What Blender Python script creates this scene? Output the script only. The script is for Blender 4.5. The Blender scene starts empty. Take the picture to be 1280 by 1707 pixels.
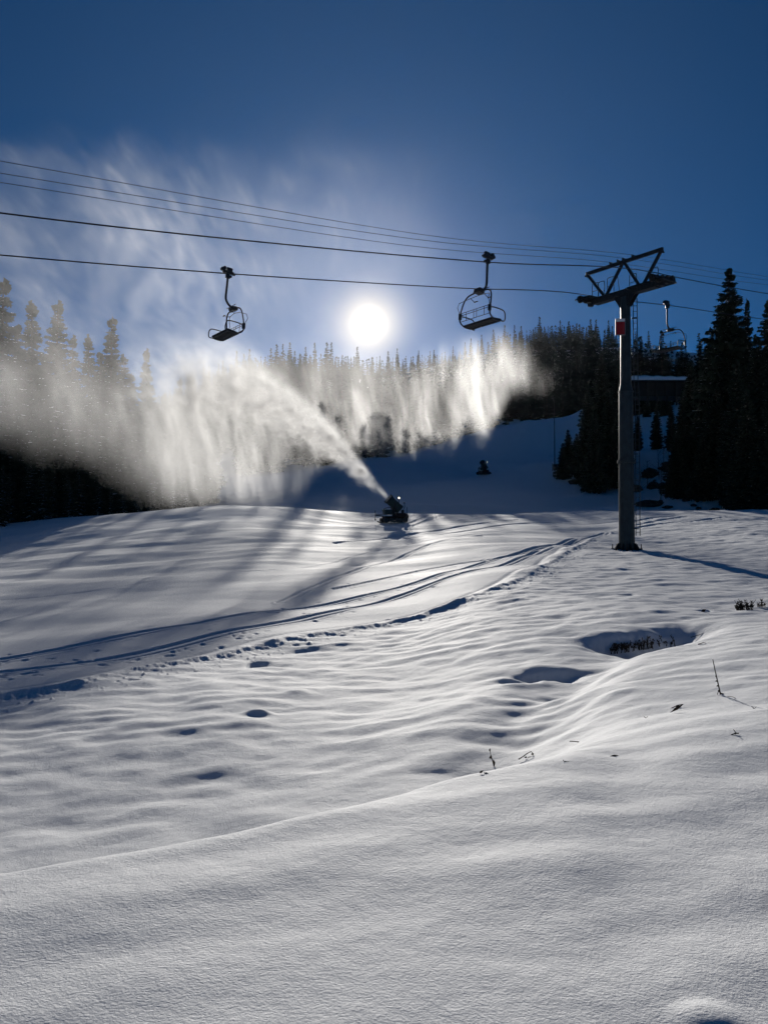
import bpy, math, random
import numpy as np
from mathutils import Vector, Matrix
D = bpy.data
C = bpy.context.scene
R = math.radians

# ------------------------------------------------------------------ camera, sky, sun, exposure
F = 1233.0; PITCH = R(1.0); CZ = 1.65
cam = D.objects.new('camera', D.cameras.new('camera')); C.collection.objects.link(cam)
cam.location = (0, 0, CZ); cam.rotation_euler = (R(90) + PITCH, 0, 0)
cam.data.sensor_fit = 'VERTICAL'; cam.data.sensor_height = 36; cam.data.lens = 26
cam.data.clip_start = 0.05; cam.data.clip_end = 20000
C.camera = cam
def ray(px, py):
    u = (px - 640) / F; v = (853.5 - py) / F
    return (u, math.cos(PITCH) - v * math.sin(PITCH), math.sin(PITCH) + v * math.cos(PITCH))
def at(px, py, Y):
    d = ray(px, py); k = Y / d[1]
    return Vector((d[0] * k, Y, CZ + d[2] * k))
_s = Vector(ray(615, 540)).normalized()
SUN_EL = math.asin(_s.z); SUN_AZ = math.atan2(_s.x, _s.y)      # azimuth clockwise from +Y
sun = D.objects.new('sun', D.lights.new('sun', 'SUN')); C.collection.objects.link(sun)
sun.data.energy = 4.15; sun.data.angle = R(0.53); sun.data.color = (1.0, 0.95, 0.87)
sun.rotation_euler = (-_s).to_track_quat('-Z', 'Y').to_euler()
sun.location = (0, 0, 60)
C.view_settings.view_transform = 'Standard'; C.view_settings.look = 'None'
C.view_settings.exposure = 0.0; C.view_settings.gamma = 1
w = D.worlds.new('World'); C.world = w; w.use_nodes = True
nt = w.node_tree; nt.nodes.clear()
def N(nt, t, **k):
    n = nt.nodes.new(t)
    for a, b in k.items(): setattr(n, a, b)
    return n
out = N(nt, 'ShaderNodeOutputWorld'); bg = N(nt, 'ShaderNodeBackground'); bg.inputs[1].default_value = 0.05
sky = N(nt, 'ShaderNodeTexSky', sky_type='NISHITA'); sky.sun_disc = False
sky.sun_elevation = SUN_EL; sky.sun_rotation = SUN_AZ; sky.altitude = 2200
sky.air_density = 0.75; sky.dust_density = 0.25; sky.ozone_density = 5.0
L_ = nt.links.new
# aureole and disc of the sun in the sky itself, a function of the angle to the sun
tc = N(nt, 'ShaderNodeTexCoord')
nrm = N(nt, 'ShaderNodeVectorMath', operation='NORMALIZE'); L_(tc.outputs['Generated'], nrm.inputs[0])
dst = N(nt, 'ShaderNodeVectorMath', operation='DISTANCE'); L_(nrm.outputs[0], dst.inputs[0]); dst.inputs[1].default_value = _s
def mth(nt, op, a, b=None, c=None, clamp=False):
    n = N(nt, 'ShaderNodeMath', operation=op); n.use_clamp = clamp
    for i, v in enumerate((a, b, c)):
        if v is None: continue
        if isinstance(v, (int, float)): n.inputs[i].default_value = v
        else: nt.links.new(v, n.inputs[i])
    return n.outputs[0]
r2 = mth(nt, 'MULTIPLY', dst.outputs['Value'], dst.outputs['Value'])
def gauss(amp, s): return mth(nt, 'MULTIPLY', mth(nt, 'EXPONENT', mth(nt, 'MULTIPLY', r2, -1 / (s * s))), amp)
def lor(amp, s): return mth(nt, 'DIVIDE', amp, mth(nt, 'ADD', 1.0, mth(nt, 'MULTIPLY', r2, 1 / (s * s))))
disc = gauss(110.0, 0.0112)
warm = gauss(20.0, 0.037)
wide = gauss(4.2, 0.14)
broad = gauss(1.6, 0.50)
def colmul(fac, col):
    m = N(nt, 'ShaderNodeVectorMath', operation='SCALE'); m.inputs[0].default_value = col; L_(fac, m.inputs['Scale']); return m.outputs[0]
def vadd(a, b):
    m = N(nt, 'ShaderNodeVectorMath', operation='ADD'); L_(a, m.inputs[0]); L_(b, m.inputs[1]); return m.outputs[0]
hs = N(nt, 'ShaderNodeHueSaturation'); hs.inputs['Saturation'].default_value = 1.95; hs.inputs['Value'].default_value = .60; L_(sky.outputs[0], hs.inputs['Color'])
tot = vadd(vadd(vadd(vadd(hs.outputs[0], colmul(disc, (1, .97, .9))), colmul(warm, (1.0, .82, .50))), colmul(wide, (0.95, .92, .95))), colmul(broad, (.34, .78, 1.55)))
L_(tot, bg.inputs[0]); L_(bg.outputs[0], out.inputs[0])
C.render.engine = 'CYCLES'
C.cycles.volume_bounces = 1; C.cycles.max_bounces = 6; C.cycles.diffuse_bounces = 3; C.cycles.transparent_max_bounces = 16
C.cycles.use_denoising = True
C.cycles.volume_step_rate = 1.0; C.cycles.volume_max_steps = 256
try: C.cycles.denoiser = 'OPENIMAGEDENOISE'
except Exception: pass

# ------------------------------------------------------------------ helpers
col = C.collection
def tag(o, label=None, cat=None, group=None, kind=None):
    if label: o['label'] = label
    if cat: o['category'] = cat
    if group: o['group'] = group
    if kind: o['kind'] = kind
    return o
def empty(name, loc=(0, 0, 0), rz=0, label=None, cat=None, group=None):
    o = D.objects.new(name, None); col.objects.link(o); o.location = loc; o.rotation_euler = (0, 0, rz)
    o.empty_display_size = 0.3
    return tag(o, label, cat, group)
def mat(name, color, rough=0.7, metal=0.0, spec=0.3, noise=None, bump=None, emit=None):
    m = D.materials.new(name); m.use_nodes = True; t = m.node_tree; b = t.nodes['Principled BSDF']
    b.inputs['Base Color'].default_value = (*color, 1); b.inputs['Roughness'].default_value = rough
    b.inputs['Metallic'].default_value = metal; b.inputs['Specular IOR Level'].default_value = spec
    if noise:
        sc, amt = noise
        co = N(t, 'ShaderNodeTexCoord'); n = N(t, 'ShaderNodeTexNoise'); n.inputs['Scale'].default_value = sc; n.inputs['Detail'].default_value = 4
        t.links.new(co.outputs['Object'], n.inputs[0])
        mp = N(t, 'ShaderNodeMapRange'); mp.inputs[1].default_value = .3; mp.inputs[2].default_value = .7
        mp.inputs[3].default_value = 1 - amt; mp.inputs[4].default_value = 1 + amt
        t.links.new(n.outputs[0], mp.inputs[0])
        v = N(t, 'ShaderNodeVectorMath', operation='SCALE'); v.inputs[0].default_value = color; t.links.new(mp.outputs[0], v.inputs['Scale'])
        t.links.new(v.outputs[0], b.inputs['Base Color'])
    if bump:
        sc, st = bump
        co = N(t, 'ShaderNodeTexCoord'); n = N(t, 'ShaderNodeTexNoise'); n.inputs['Scale'].default_value = sc
        t.links.new(co.outputs['Object'], n.inputs[0]); bp = N(t, 'ShaderNodeBump'); bp.inputs['Strength'].default_value = st; bp.inputs['Distance'].default_value = .02
        t.links.new(n.outputs[0], bp.inputs['Height']); t.links.new(bp.outputs[0], b.inputs['Normal'])
    if emit:
        b.inputs['Emission Color'].default_value = (*emit[0], 1); b.inputs['Emission Strength'].default_value = emit[1]
    return m
M = dict(
    steel=mat('galvanised_steel', (.03, .042, .048), .5, .55, .5, noise=(3, .25)),
    darksteel=mat('dark_steel', (.022, .026, .03), .5, .4, .4, noise=(6, .3)),
    black=mat('black_paint', (.018, .02, .024), .45, .1, .5, noise=(9, .3)),
    rubber=mat('rubber', (.02, .02, .02), .8),
    rope=mat('rope_steel', (.03, .03, .035), .5, .3),
    seat=mat('seat_pad', (.012, .013, .016), .7, noise=(20, .3)),
    red=mat('red_paint', (.28, .010, .018), .6, noise=(6, .18)),
    white=mat('white_paint', (.7, .7, .72), .6),
    grey=mat('grey_frame', (.16, .17, .19), .5, .2),
    rust=mat('rusty_red', (.03, .013, .012), .7, noise=(8, .4)),
    green=mat('machine_green', (.03, .05, .05), .5, .2, noise=(8, .3)),
    yellow=mat('machine_yellow', (.10, .08, .02), .5, noise=(8, .3)),
    lamp=mat('lamp_glass', (.9, .9, .8), .3, emit=((1, .93, .7), 2.5)),
    bark=mat('bark', (.035, .026, .02), .9, noise=(8, .4)),
    needle=mat('needles', (.022, .034, .022), .8, 0, .15, noise=(.9, .45)),
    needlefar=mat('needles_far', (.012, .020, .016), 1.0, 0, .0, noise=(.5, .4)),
    frost=mat('frost', (.62, .66, .72), .8, 0, .2, noise=(4, .35)),
    stem=mat('dry_stem', (.045, .032, .022), .9, noise=(60, .4)),
    rock=mat('rock', (.05, .042, .036), .9, noise=(2, .5), bump=(6, .8)),
    wood=mat('dark_wood', (.012, .010, .009), .85, noise=(3, .4)),
)
class MB:
    def __init__(s): s.v = []; s.f = []; s.m = []
    def add(s, vs, fs, mi=0):
        o = len(s.v); s.v += [tuple(v) for v in vs]; s.f += [tuple(o + i for i in f) for f in fs]; s.m += [mi] * len(fs); return s
    def box(s, c, size, rot=None, mi=0, bev=0.0):
        hx, hy, hz = [a / 2 for a in size]; c = Vector(c); rot = rot or Matrix.Identity(3)
        if bev <= 0:
            vs = [c + rot @ Vector((x * hx, y * hy, z * hz)) for z in (-1, 1) for x, y in ((-1, -1), (1, -1), (1, 1), (-1, 1))]
            return s.add(vs, [(3, 2, 1, 0), (4, 5, 6, 7), (0, 1, 5, 4), (1, 2, 6, 5), (2, 3, 7, 6), (3, 0, 4, 7)], mi)
        bev = min(bev, hx * .9, hy * .9, hz * .9); vs = []
        for z, k in ((-hz, bev), (-hz + bev, 0), (hz - bev, 0), (hz, bev)):
            a, b = hx - k, hy - k
            for x, y in ((-a + bev, -b), (a - bev, -b), (a, -b + bev), (a, b - bev), (a - bev, b), (-a + bev, b), (-a, b - bev), (-a, -b + bev)):
                vs.append(c + rot @ Vector((x, y, z)))
        fs = [tuple(range(7, -1, -1)), tuple(range(24, 32))]
        for k in range(3):
            for i in range(8): j = (i + 1) % 8; fs.append((k * 8 + i, k * 8 + j, k * 8 + 8 + j, k * 8 + 8 + i))
        return s.add(vs, fs, mi)
    def tube(s, pts, r, n=8, closed=False, cap=True, mi=0):
        pts = [Vector(p) for p in pts]; m = len(pts); rs = r if isinstance(r, (list, tuple)) else [r] * m
        ref = None; vs = []
        for i, p in enumerate(pts):
            if closed: t = pts[(i + 1) % m] - pts[i - 1]
            else: t = pts[min(i + 1, m - 1)] - pts[max(i - 1, 0)]
            t.normalize()
            if ref is None:
                ref = Vector((0, 0, 1)) if abs(t.z) < .9 else Vector((1, 0, 0))
                ref = (ref - t * ref.dot(t)).normalized()
            else:
                ref = ref - t * ref.dot(t)
                ref = ref.normalized() if ref.length > 1e-6 else t.orthogonal().normalized()
            b = t.cross(ref)
            for k in range(n):
                a = 2 * math.pi * k / n; vs.append(p + (ref * math.cos(a) + b * math.sin(a)) * rs[i])
        fs = []
        for i in range(m if closed else m - 1):
            j = (i + 1) % m
            for k in range(n): l = (k + 1) % n; fs.append((i * n + k, i * n + l, j * n + l, j * n + k))
        if cap and not closed: fs += [tuple(range(n - 1, -1, -1)), tuple((m - 1) * n + k for k in range(n))]
        return s.add(vs, fs, mi)
    def cyl(s, p0, p1, r0, r1=None, n=16, mi=0): return s.tube([p0, p1], [r0, r0 if r1 is None else r1], n, mi=mi)
    def build(s, name, mats, parent=None, smooth=False, loc=None):
        me = D.meshes.new(name); me.from_pydata(s.v, [], s.f)
        for m in (mats if isinstance(mats, (list, tuple)) else [mats]): me.materials.append(m)
        me.polygons.foreach_set('material_index', s.m)
        me.polygons.foreach_set('use_smooth', [smooth] * len(s.f)); me.update()
        o = D.objects.new(name, me); col.objects.link(o)
        if parent: o.parent = parent
        if loc is not None: o.location = loc
        return o
def smoothpts(pts, n=4):
    P = [Vector(p) for p in pts]; out = []
    for i in range(len(P) - 1):
        p0 = P[max(i - 1, 0)]; p1 = P[i]; p2 = P[i + 1]; p3 = P[min(i + 2, len(P) - 1)]
        for k in range(n):
            t = k / n
            out.append(.5 * ((2 * p1) + (p2 - p0) * t + (2 * p0 - 5 * p1 + 4 * p2 - p3) * t * t + (3 * p1 - p0 - 3 * p2 + p3) * t ** 3))
    out.append(P[-1]); return out
def copy_tree(o, parent=None):
    c = o.copy(); col.objects.link(c)
    if parent: c.parent = parent
    for ch in o.children: copy_tree(ch, c)
    return c

# ------------------------------------------------------------------ the snow surface
def pchip(x, y, xq):
    x = np.asarray(x, float); y = np.asarray(y, float); h = np.diff(x); d = np.diff(y) / h; m = np.zeros_like(y)
    for i in range(1, len(x) - 1):
        if d[i - 1] * d[i] > 0:
            w1 = 2 * h[i] + h[i - 1]; w2 = h[i] + 2 * h[i - 1]; m[i] = (w1 + w2) / (w1 / d[i - 1] + w2 / d[i])
    m[0] = d[0]; m[-1] = d[-1]
    xq = np.clip(xq, x[0], x[-1]); i = np.clip(np.searchsorted(x, xq) - 1, 0, len(x) - 2); t = (xq - x[i]) / h[i]
    return ((2 * t**3 - 3 * t**2 + 1) * y[i] + (t**3 - 2 * t**2 + t) * h[i] * m[i] + (-2 * t**3 + 3 * t**2) * y[i + 1] + (t**3 - t**2) * h[i] * m[i + 1])
PROF = {
 0: [(2.45,1707),(2.93,1570),(3.50,1462),(4.5,1515),(5.9,1472),(8.2,1315),(12,1185),(17,1100),(25,1035),(36,975),(49,925),(60,894),(69,878),(80,885),(104,862),(134,850),(205,800),(310,760),(470,730)],
 200: [(2.45,1707),(3.04,1545),(3.72,1428),(4.8,1485),(6.1,1430),(8.3,1300),(12,1165),(17,1085),(25,1018),(36,962),(48,908),(58,872),(68,858),(78,868),(104,855),(134,840),(205,790),(310,735),(470,700)],
 400: [(2.45,1707),(3.13,1525),(4.0,1392),(5.1,1452),(6.4,1392),(8.3,1285),(11.7,1165),(16.5,1090),(24,1015),(35,950),(46,900),(56,863),(64,841),(74,850),(96,845),(126,825),(205,760),(310,700),(470,655)],
 640: [(2.45,1707),(3.28,1500),(4.6,1330),(5.8,1382),(7.0,1325),(8.8,1235),(11.8,1160),(16.5,1082),(24.5,1003),(37,935),(49,895),(60,871),(69,856),(77,862),(90,845),(108,812),(205,738),(310,700),(470,638)],
 860: [(2.45,1705),(3.52,1450),(5.25,1275),(6.4,1303),(7.7,1248),(9.4,1175),(12.2,1110),(17,1035),(23.5,975),(34,925),(47,887),(59,866),(68,855),(77,860),(90,842),(114,790),(150,712),(270,698),(470,598)],
 950: [(2.45,1703),(3.55,1440),(5.4,1262),(7.4,1240),(8.8,1192),(10.5,1140),(12.6,1096),(16.3,1035),(22.3,980),(32,932),(43,900),(55,872),(66,854),(76,859),(89,842),(109,782),(146,712),(270,692),(470,597)],
 1045: [(2.45,1702),(3.65,1430),(5.75,1250),(8.3,1180),(10,1125),(11.6,1092),(13.2,1078),(15.5,1035),(21,985),(30,938),(38,915),(50,878),(64,853),(74,858),(88,842),(104,775),(142,712),(270,680),(470,595)],
 1160: [(2.45,1698),(3.72,1420),(5.8,1230),(8.2,1165),(9.9,1110),(11.6,1080),(13.4,1060),(16,1030),(21,985),(29,940),(38,908),(49,873),(62,851),(72,856),(83,838),(100,770),(134,705),(260,650),(470,610)],
 1280: [(2.45,1695),(3.75,1415),(5.7,1235),(8,1150),(10,1095),(12,1060),(14,1040),(17,1012),(21,985),(29,935),(38,900),(49,868),(60,850),(70,854),(78,835),(92,768),(132,700),(250,660),(470,620)],
}
pxs = np.array(sorted(PROF)); nk = 19
KY = np.array([[PROF[p][k][0] for p in pxs] for k in range(nk)]); KP = np.array([[PROF[p][k][1] for p in pxs] for k in range(nk)])
NP_, NT_ = 330, 2200
PXG = np.linspace(-120, 1400, NP_); TG = np.linspace(math.log(1.2), math.log(5000), NT_)
LUT = np.zeros((NP_, NT_))
for i, p in enumerate(PXG):
    pc = min(max(p, 0), 1280)
    ys = [pchip(pxs, KY[k], np.array([pc]))[0] for k in range(nk)]; ps = [pchip(pxs, KP[k], np.array([pc]))[0] for k in range(nk)]
    zs = []
    for y, q in zip(ys, ps):
        d = ray(640, q); zs.append(d[2] / d[1] * y)
    ys = [1.2, 1.7] + ys + [600, 1500, 5000]; zs = [-1.62, -1.63] + zs + [zs[-1] - 25, zs[-1] - 110, zs[-1] - 150]
    LUT[i] = pchip(np.log(ys), zs, TG) + CZ
def blur(a, s, ax):
    k = np.exp(-np.arange(-3 * s, 3 * s + 1) ** 2 / (2 * s * s)); k /= k.sum()
    pad = [(0, 0), (0, 0)]; pad[ax] = (3 * s, 3 * s); b = np.pad(a, pad, mode='edge')
    return np.apply_along_axis(lambda r: np.convolve(r, k, mode='valid'), ax, b)
LUT = blur(blur(LUT, 4, 1), 6, 0)
def basez(x, y):
    x = np.asarray(x, float); y = np.asarray(y, float); r = np.hypot(x, y)
    Yp = np.maximum(np.maximum(y, r * math.cos(R(36))), 1.2); p = 640 + F * x / Yp
    i = np.clip((p - PXG[0]) / (PXG[1] - PXG[0]), 0, NP_ - 1.001); j = np.clip((np.log(Yp) - TG[0]) / (TG[1] - TG[0]), 0, NT_ - 1.001)
    i0 = i.astype(int); j0 = j.astype(int); fi = i - i0; fj = j - j0
    z = (LUT[i0, j0] * (1 - fi) + LUT[i0 + 1, j0] * fi) * (1 - fj) + (LUT[i0, j0 + 1] * (1 - fi) + LUT[i0 + 1, j0 + 1] * fi) * fj
    az = np.degrees(np.arctan2(np.abs(x), y)); f = np.clip((az - 60) / 45, 0, 1); f = f * f * (3 - 2 * f)
    return z * (1 - f) + f * (-.03 * r)
def perlin(x, y, seed=0):
    xi = np.floor(x).astype(np.int64); yi = np.floor(y).astype(np.int64); xf = x - xi; yf = y - yi
    def g(ix, iy, dx, dy):
        h = (ix * 374761393 + iy * 668265263 + seed * 982451653) & 0xffffffff
        h = ((h ^ (h >> 13)) * 1274126177) & 0xffffffff; a = ((h ^ (h >> 16)) & 0xffff) * (2 * math.pi / 65536)
        return np.cos(a) * dx + np.sin(a) * dy
    u = xf**3 * (xf * (xf * 6 - 15) + 10); v = yf**3 * (yf * (yf * 6 - 15) + 10)
    a = g(xi, yi, xf, yf); b = g(xi + 1, yi, xf - 1, yf); c = g(xi, yi + 1, xf, yf - 1); d = g(xi + 1, yi + 1, xf - 1, yf - 1)
    return (a * (1 - u) + b * u) * (1 - v) + (c * (1 - u) + d * u) * v
def sstep(a, b, x): t = np.clip((x - a) / (b - a), 0, 1); return t * t * (3 - 2 * t)
def ground_hit(px, py, fn=None):
    d = ray(px, py); ys = np.exp(np.linspace(math.log(1.6), math.log(400), 6000))
    gz = (fn or basez)(d[0] / d[1] * ys, ys); rz = CZ + d[2] / d[1] * ys
    k = np.argmax(rz <= gz)
    return Vector((d[0] / d[1] * ys[k], ys[k], float(gz[k])))
TRK = {
 'edge': [(-60,1172),(0,1163),(130,1139),(230,1115),(400,1085),(500,1065),(640,1040),(750,1010),(850,972),(905,945),(955,915),(1000,893),(1040,880)],
 't2': [(-60,1130),(0,1122),(150,1100),(300,1076),(420,1052),(560,1022),(640,1003),(700,985),(760,962),(850,936),(930,910),(1010,888)],
 't3': [(-60,1106),(0,1097),(150,1074),(300,1050),(450,1020),(560,1003),(650,985),(720,965),(790,940),(880,918),(960,898)],
 't4': [(-60,1004),(0,998),(170,984),(320,962),(500,945),(600,925),(700,905),(850,885),(980,875)],
 't5': [(560,980),(640,966),(700,950),(760,938),(850,925),(940,905),(1020,884)],
 't6': [(470,1000),(560,965),(620,945),(680,925),(740,905),(800,893)],
 't7': [(690,878),(712,868),(735,860),(742,857)],
 't8': [(684,873),(700,866),(716,859),(724,857)],
 't9': [(1060,868),(1090,862),(1120,860)], 't10': [(1062,880),(1110,872),(1160,868),(1200,864)], 't11': [(1064,875),(1105,866),(1140,861)],
 't12': [(560,905),(660,893),(760,878),(860,868)], 't13': [(640,902),(760,886),(900,872),(1000,866)],
}
TRK3 = {}
for k, pts in TRK.items():
    w3 = [ground_hit(*p) for p in pts]
    sm = np.array([(p.x, p.y) for p in smoothpts(w3, 6)])
    TRK3[k] = sm
def polydist(x, y, P):
    """distance, signed side and arc position to polyline"""
    best = np.full(x.shape, 1e9); sgn = np.zeros(x.shape); arc = np.zeros(x.shape); acc = 0
    for a, b in zip(P[:-1], P[1:]):
        dx, dy = b - a; l = math.hypot(dx, dy)
        if l < 1e-6: continue
        t = np.clip(((x - a[0]) * dx + (y - a[1]) * dy) / (l * l), 0, 1)
        ex = x - a[0] - t * dx; ey = y - a[1] - t * dy; d2 = ex * ex + ey * ey
        m = d2 < best; best = np.where(m, d2, best); sgn = np.where(m, dx * ey - dy * ex, sgn); arc = np.where(m, acc + t * l, arc); acc += l
    return np.sqrt(best), np.sign(sgn), arc
rg = random.Random(5)
# (px, py, half width across, half length along view, depth; negative = mound)
PITS = [(1064,1064,.95,.60,.36),(1128,1048,.42,.50,.12),(908,1117,.46,.30,.24),(862,1128,.3,.16,.06),(430,1104,.19,.30,.18),
        (722,1283,.22,.13,.02),(1045,991,.2,.2,.07),(1172,1019,.16,.14,.12),
        (430,1192,.19,.12,-.085),(495,1156,.18,.16,-.035),(415,1162,.24,.15,-.022),(345,1178,.3,.2,-.022),(1178,1712,.10,.08,-.03),
        (640,1130,.2,.16,-.02)]
PITW = [(ground_hit(a, b), c, d, e) for a, b, c, d, e in PITS]
DENTS = []
for k in ('t2', 't3', 'edge', 't5'):
    P = TRK3[k]; L = len(P)
    for q in range(46 if k in ('t2', 't3') else 12):
        i = rg.randrange(int(L * .05), int(L * .85)); off = rg.uniform(.25, .8)
        a = P[i]; b = P[min(i + 1, L - 1)]; dd = b - a; n = np.array([dd[1], -dd[0]]) / (np.linalg.norm(dd) + 1e-9)
        c = a + dd * rg.random() + n * off * rg.choice((1, -1, 1))
        for e in range(rg.choice((1, 2, 3))):
            DENTS.append((c[0] + rg.uniform(-.25, .25), c[1] + rg.uniform(-.15, .15), rg.uniform(.04, .075), rg.uniform(.03, .06)))
GUL = np.array([(p.x, p.y) for p in smoothpts([ground_hit(*q) for q in ((1150,1050),(1040,1086),(960,1124),(895,1160),(868,1205),(842,1250),(800,1275))], 5)])
def snow_detail(x, y):
    r = np.hypot(x, y); front = (y > 2) & (np.abs(x) < y * .75)
    dz = np.zeros(x.shape)
    fx, fy = x[front], y[front]
    de, se, ae = polydist(fx, fy, TRK3['edge'])
    sd = de * se                         # positive = far, groomed side
    p = 640 + F * fx / fy
    beyond = sstep(1000, 1040, p)
    groom = sstep(-.1, .5, sd) * (1 - beyond)
    near = 1 - sstep(5.0, 8.0, fy - (p - 400) * .002)
    far = sstep(62, 80, fy)
    rough = (1 - groom) * (1 - near) * (1 - far)
    # domain-warped hummocks, crests lying across the slope
    wx = perlin(fx / 2.3, fy / 2.3, 3) * .5; wy = perlin(fx / 2.1, fy / 2.1, 4) * .5
    a1 = perlin((fx + wx) / 1.9, (fy + wy) / 1.15, 11); a2 = perlin((fx + wx) / .85, (fy + wy) / .5, 12); a3 = perlin(fx / .38, fy / .26, 13); a4 = perlin(fx / 5.5, fy / 3.8, 14)
    a5 = perlin((fx + wx * .4) / .55 + 9, (fy + wy * .4) / .34, 16)
    z = rough * (a1 * .060 + a2 * .040 * (1 + .3 * a1) + a5 * .030 * (1 + .6 * a4) + a3 * .011 + a4 * .09 + perlin(fx / .2, fy / .15, 17) * .0035)
    gul = np.exp(-((p - 930) / 130) ** 2) * np.exp(-((fy - 9.5) / 3.2) ** 2)
    z += gul * (perlin((fx * .8 + fy * .5) / .8, (fy * .8 - fx * .5) / .34, 15) * .055 + perlin(fx / .4, fy / .22, 18) * .022)
    dg, _, _ = polydist(fx, fy, GUL); z -= np.exp(-(dg / .50) ** 2) * .15
    z += near * (perlin((fx + wx * .6) / 1.3, (fy - fx * .25) / .42, 21) * .036 + a4 * .05 + perlin(fx / .35, fy / .22, 22) * .006 + perlin(fx / 1.0, fy / .9, 23) * .02)
    z += groom * (1 - far) * (perlin(fx / 7, fy / 3.6, 31) * .22 + perlin(fx / 2.2, fy / 1.0, 32) * .018 + perlin(fx / .6, fy / .35, 33) * .004)
    z += beyond * 0 + sstep(28, 40, fy) * (1 - far) * (perlin(fx / 3.2, fy / 1.1, 34) * .05 + perlin(fx / 9, fy / 3, 35) * .1)
    z += far * (perlin(fx / 22, fy / 14, 41) * 2.2 + perlin(fx / 6, fy / 4, 42) * .45 + perlin(fx / 1.6, fy / 1.1, 43) * .11) * np.clip(1 - (fy - 150) / 250, .3, 1)
    # clods and lip of the groomed edge
    am = .8 + .35 * perlin(fx / 1.4, fy / 1.1, 50)
    z += (1 - beyond) * am * .085 * np.where(sd > 0, np.exp(-(sd / .38) ** 2), np.exp(-(sd / .15) ** 2))
    clod = np.exp(-((sd + .22) / .20) ** 2) * (1 - beyond)
    z += clod * (np.clip(perlin(fx / .17, fy / .17, 51), 0, 1) * .07 + np.abs(perlin(fx / .07, fy / .07, 52)) * .035)
    z -= np.exp(-((sd - .55) / .12) ** 2) * .03 * (1 - beyond)
    scat = np.exp(-(np.abs(sd + .7) / .45) ** 2) * (1 - beyond)
    z += scat * np.clip(perlin(fx / .13, fy / .13, 53) - .36, 0, 1) * .22
    for k, P in TRK3.items():
        if k == 'edge': continue
        de, se, _ = polydist(fx, fy, P); s = de * se
        W, dp = {'t2': (.36, .075), 't3': (.36, .075), 't4': (.0, .03), 't5': (.25, .05), 't6': (.3, .05)}.get(k, (.3, .09))
        wid = .035 + fy * .0018
        for o in ((-W / 2, W / 2) if W else (0,)):
            z -= dp * np.exp(-((s - o) / wid) ** 2)
        z += dp * .35 * np.exp(-((np.abs(s) - W / 2 - .14) / .07) ** 2)
    for mx, my, mw, ml, mh in ((27.5, 146, 8, 6, 1.4), (43, 152, 7, 9, 2.6), (30, 131, 14, 6, -2.6), (24, 115, 8, 5, 1.6), (34, 108, 6, 5, 1.2), (15, 124, 7, 7, -2.0), (7, 104, 9, 6, .9)):
        z += mh * np.exp(-((fx - mx) / mw) ** 2 - ((fy - my) / ml) ** 2) * (1 + .3 * perlin(fx / 3, fy / 3, 63))
    for c, hw, hl, dep in PITW:
        m = (np.abs(fx - c.x) < 3 * hw) & (np.abs(fy - c.y) < 3.2 * hl); u = (fx[m] - c.x) / hw; v = (fy[m] - c.y) / hl
        if dep > 0:     # a hollow under a sharper far lip
            wv = v + .45 * perlin(fx[m] / .6, fy[m] / 1.2, 61) + .12 * perlin(fx[m] / .12, fy[m] / .4, 62)
            z[m] -= dep * np.exp(-(u * u) ** 1.5) * np.where(wv < .25, np.exp(-((wv - .25) / 1.1) ** 2), np.exp(-((wv - .25) / .55) ** 2))
        else:
            z[m] -= dep * np.exp(-(u * u + v * v) ** 1.3)
    for cx, cy, rr, dep in DENTS:
        m = (np.abs(fx - cx) < .3) & (np.abs(fy - cy) < .3); q = ((fx[m] - cx) ** 2 + (fy[m] - cy) ** 2) / rr**2
        z[m] += dep * (np.exp(-((fx[m] - cx) ** 2 + (fy[m] - cy - rr * .8) ** 2) / rr**2) * .5 - np.exp(-q))
    dz[front] = z
    bk = ~front
    dz[bk] = perlin(x[bk] / 6, y[bk] / 6, 71) * .15 * np.clip(r[bk] / 6, 0, 1)
    return dz
def height(x, y): return basez(x, y) + snow_detail(x, y)
def gz(x, y): return float(height(np.array([x]), np.array([y]))[0])
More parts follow.
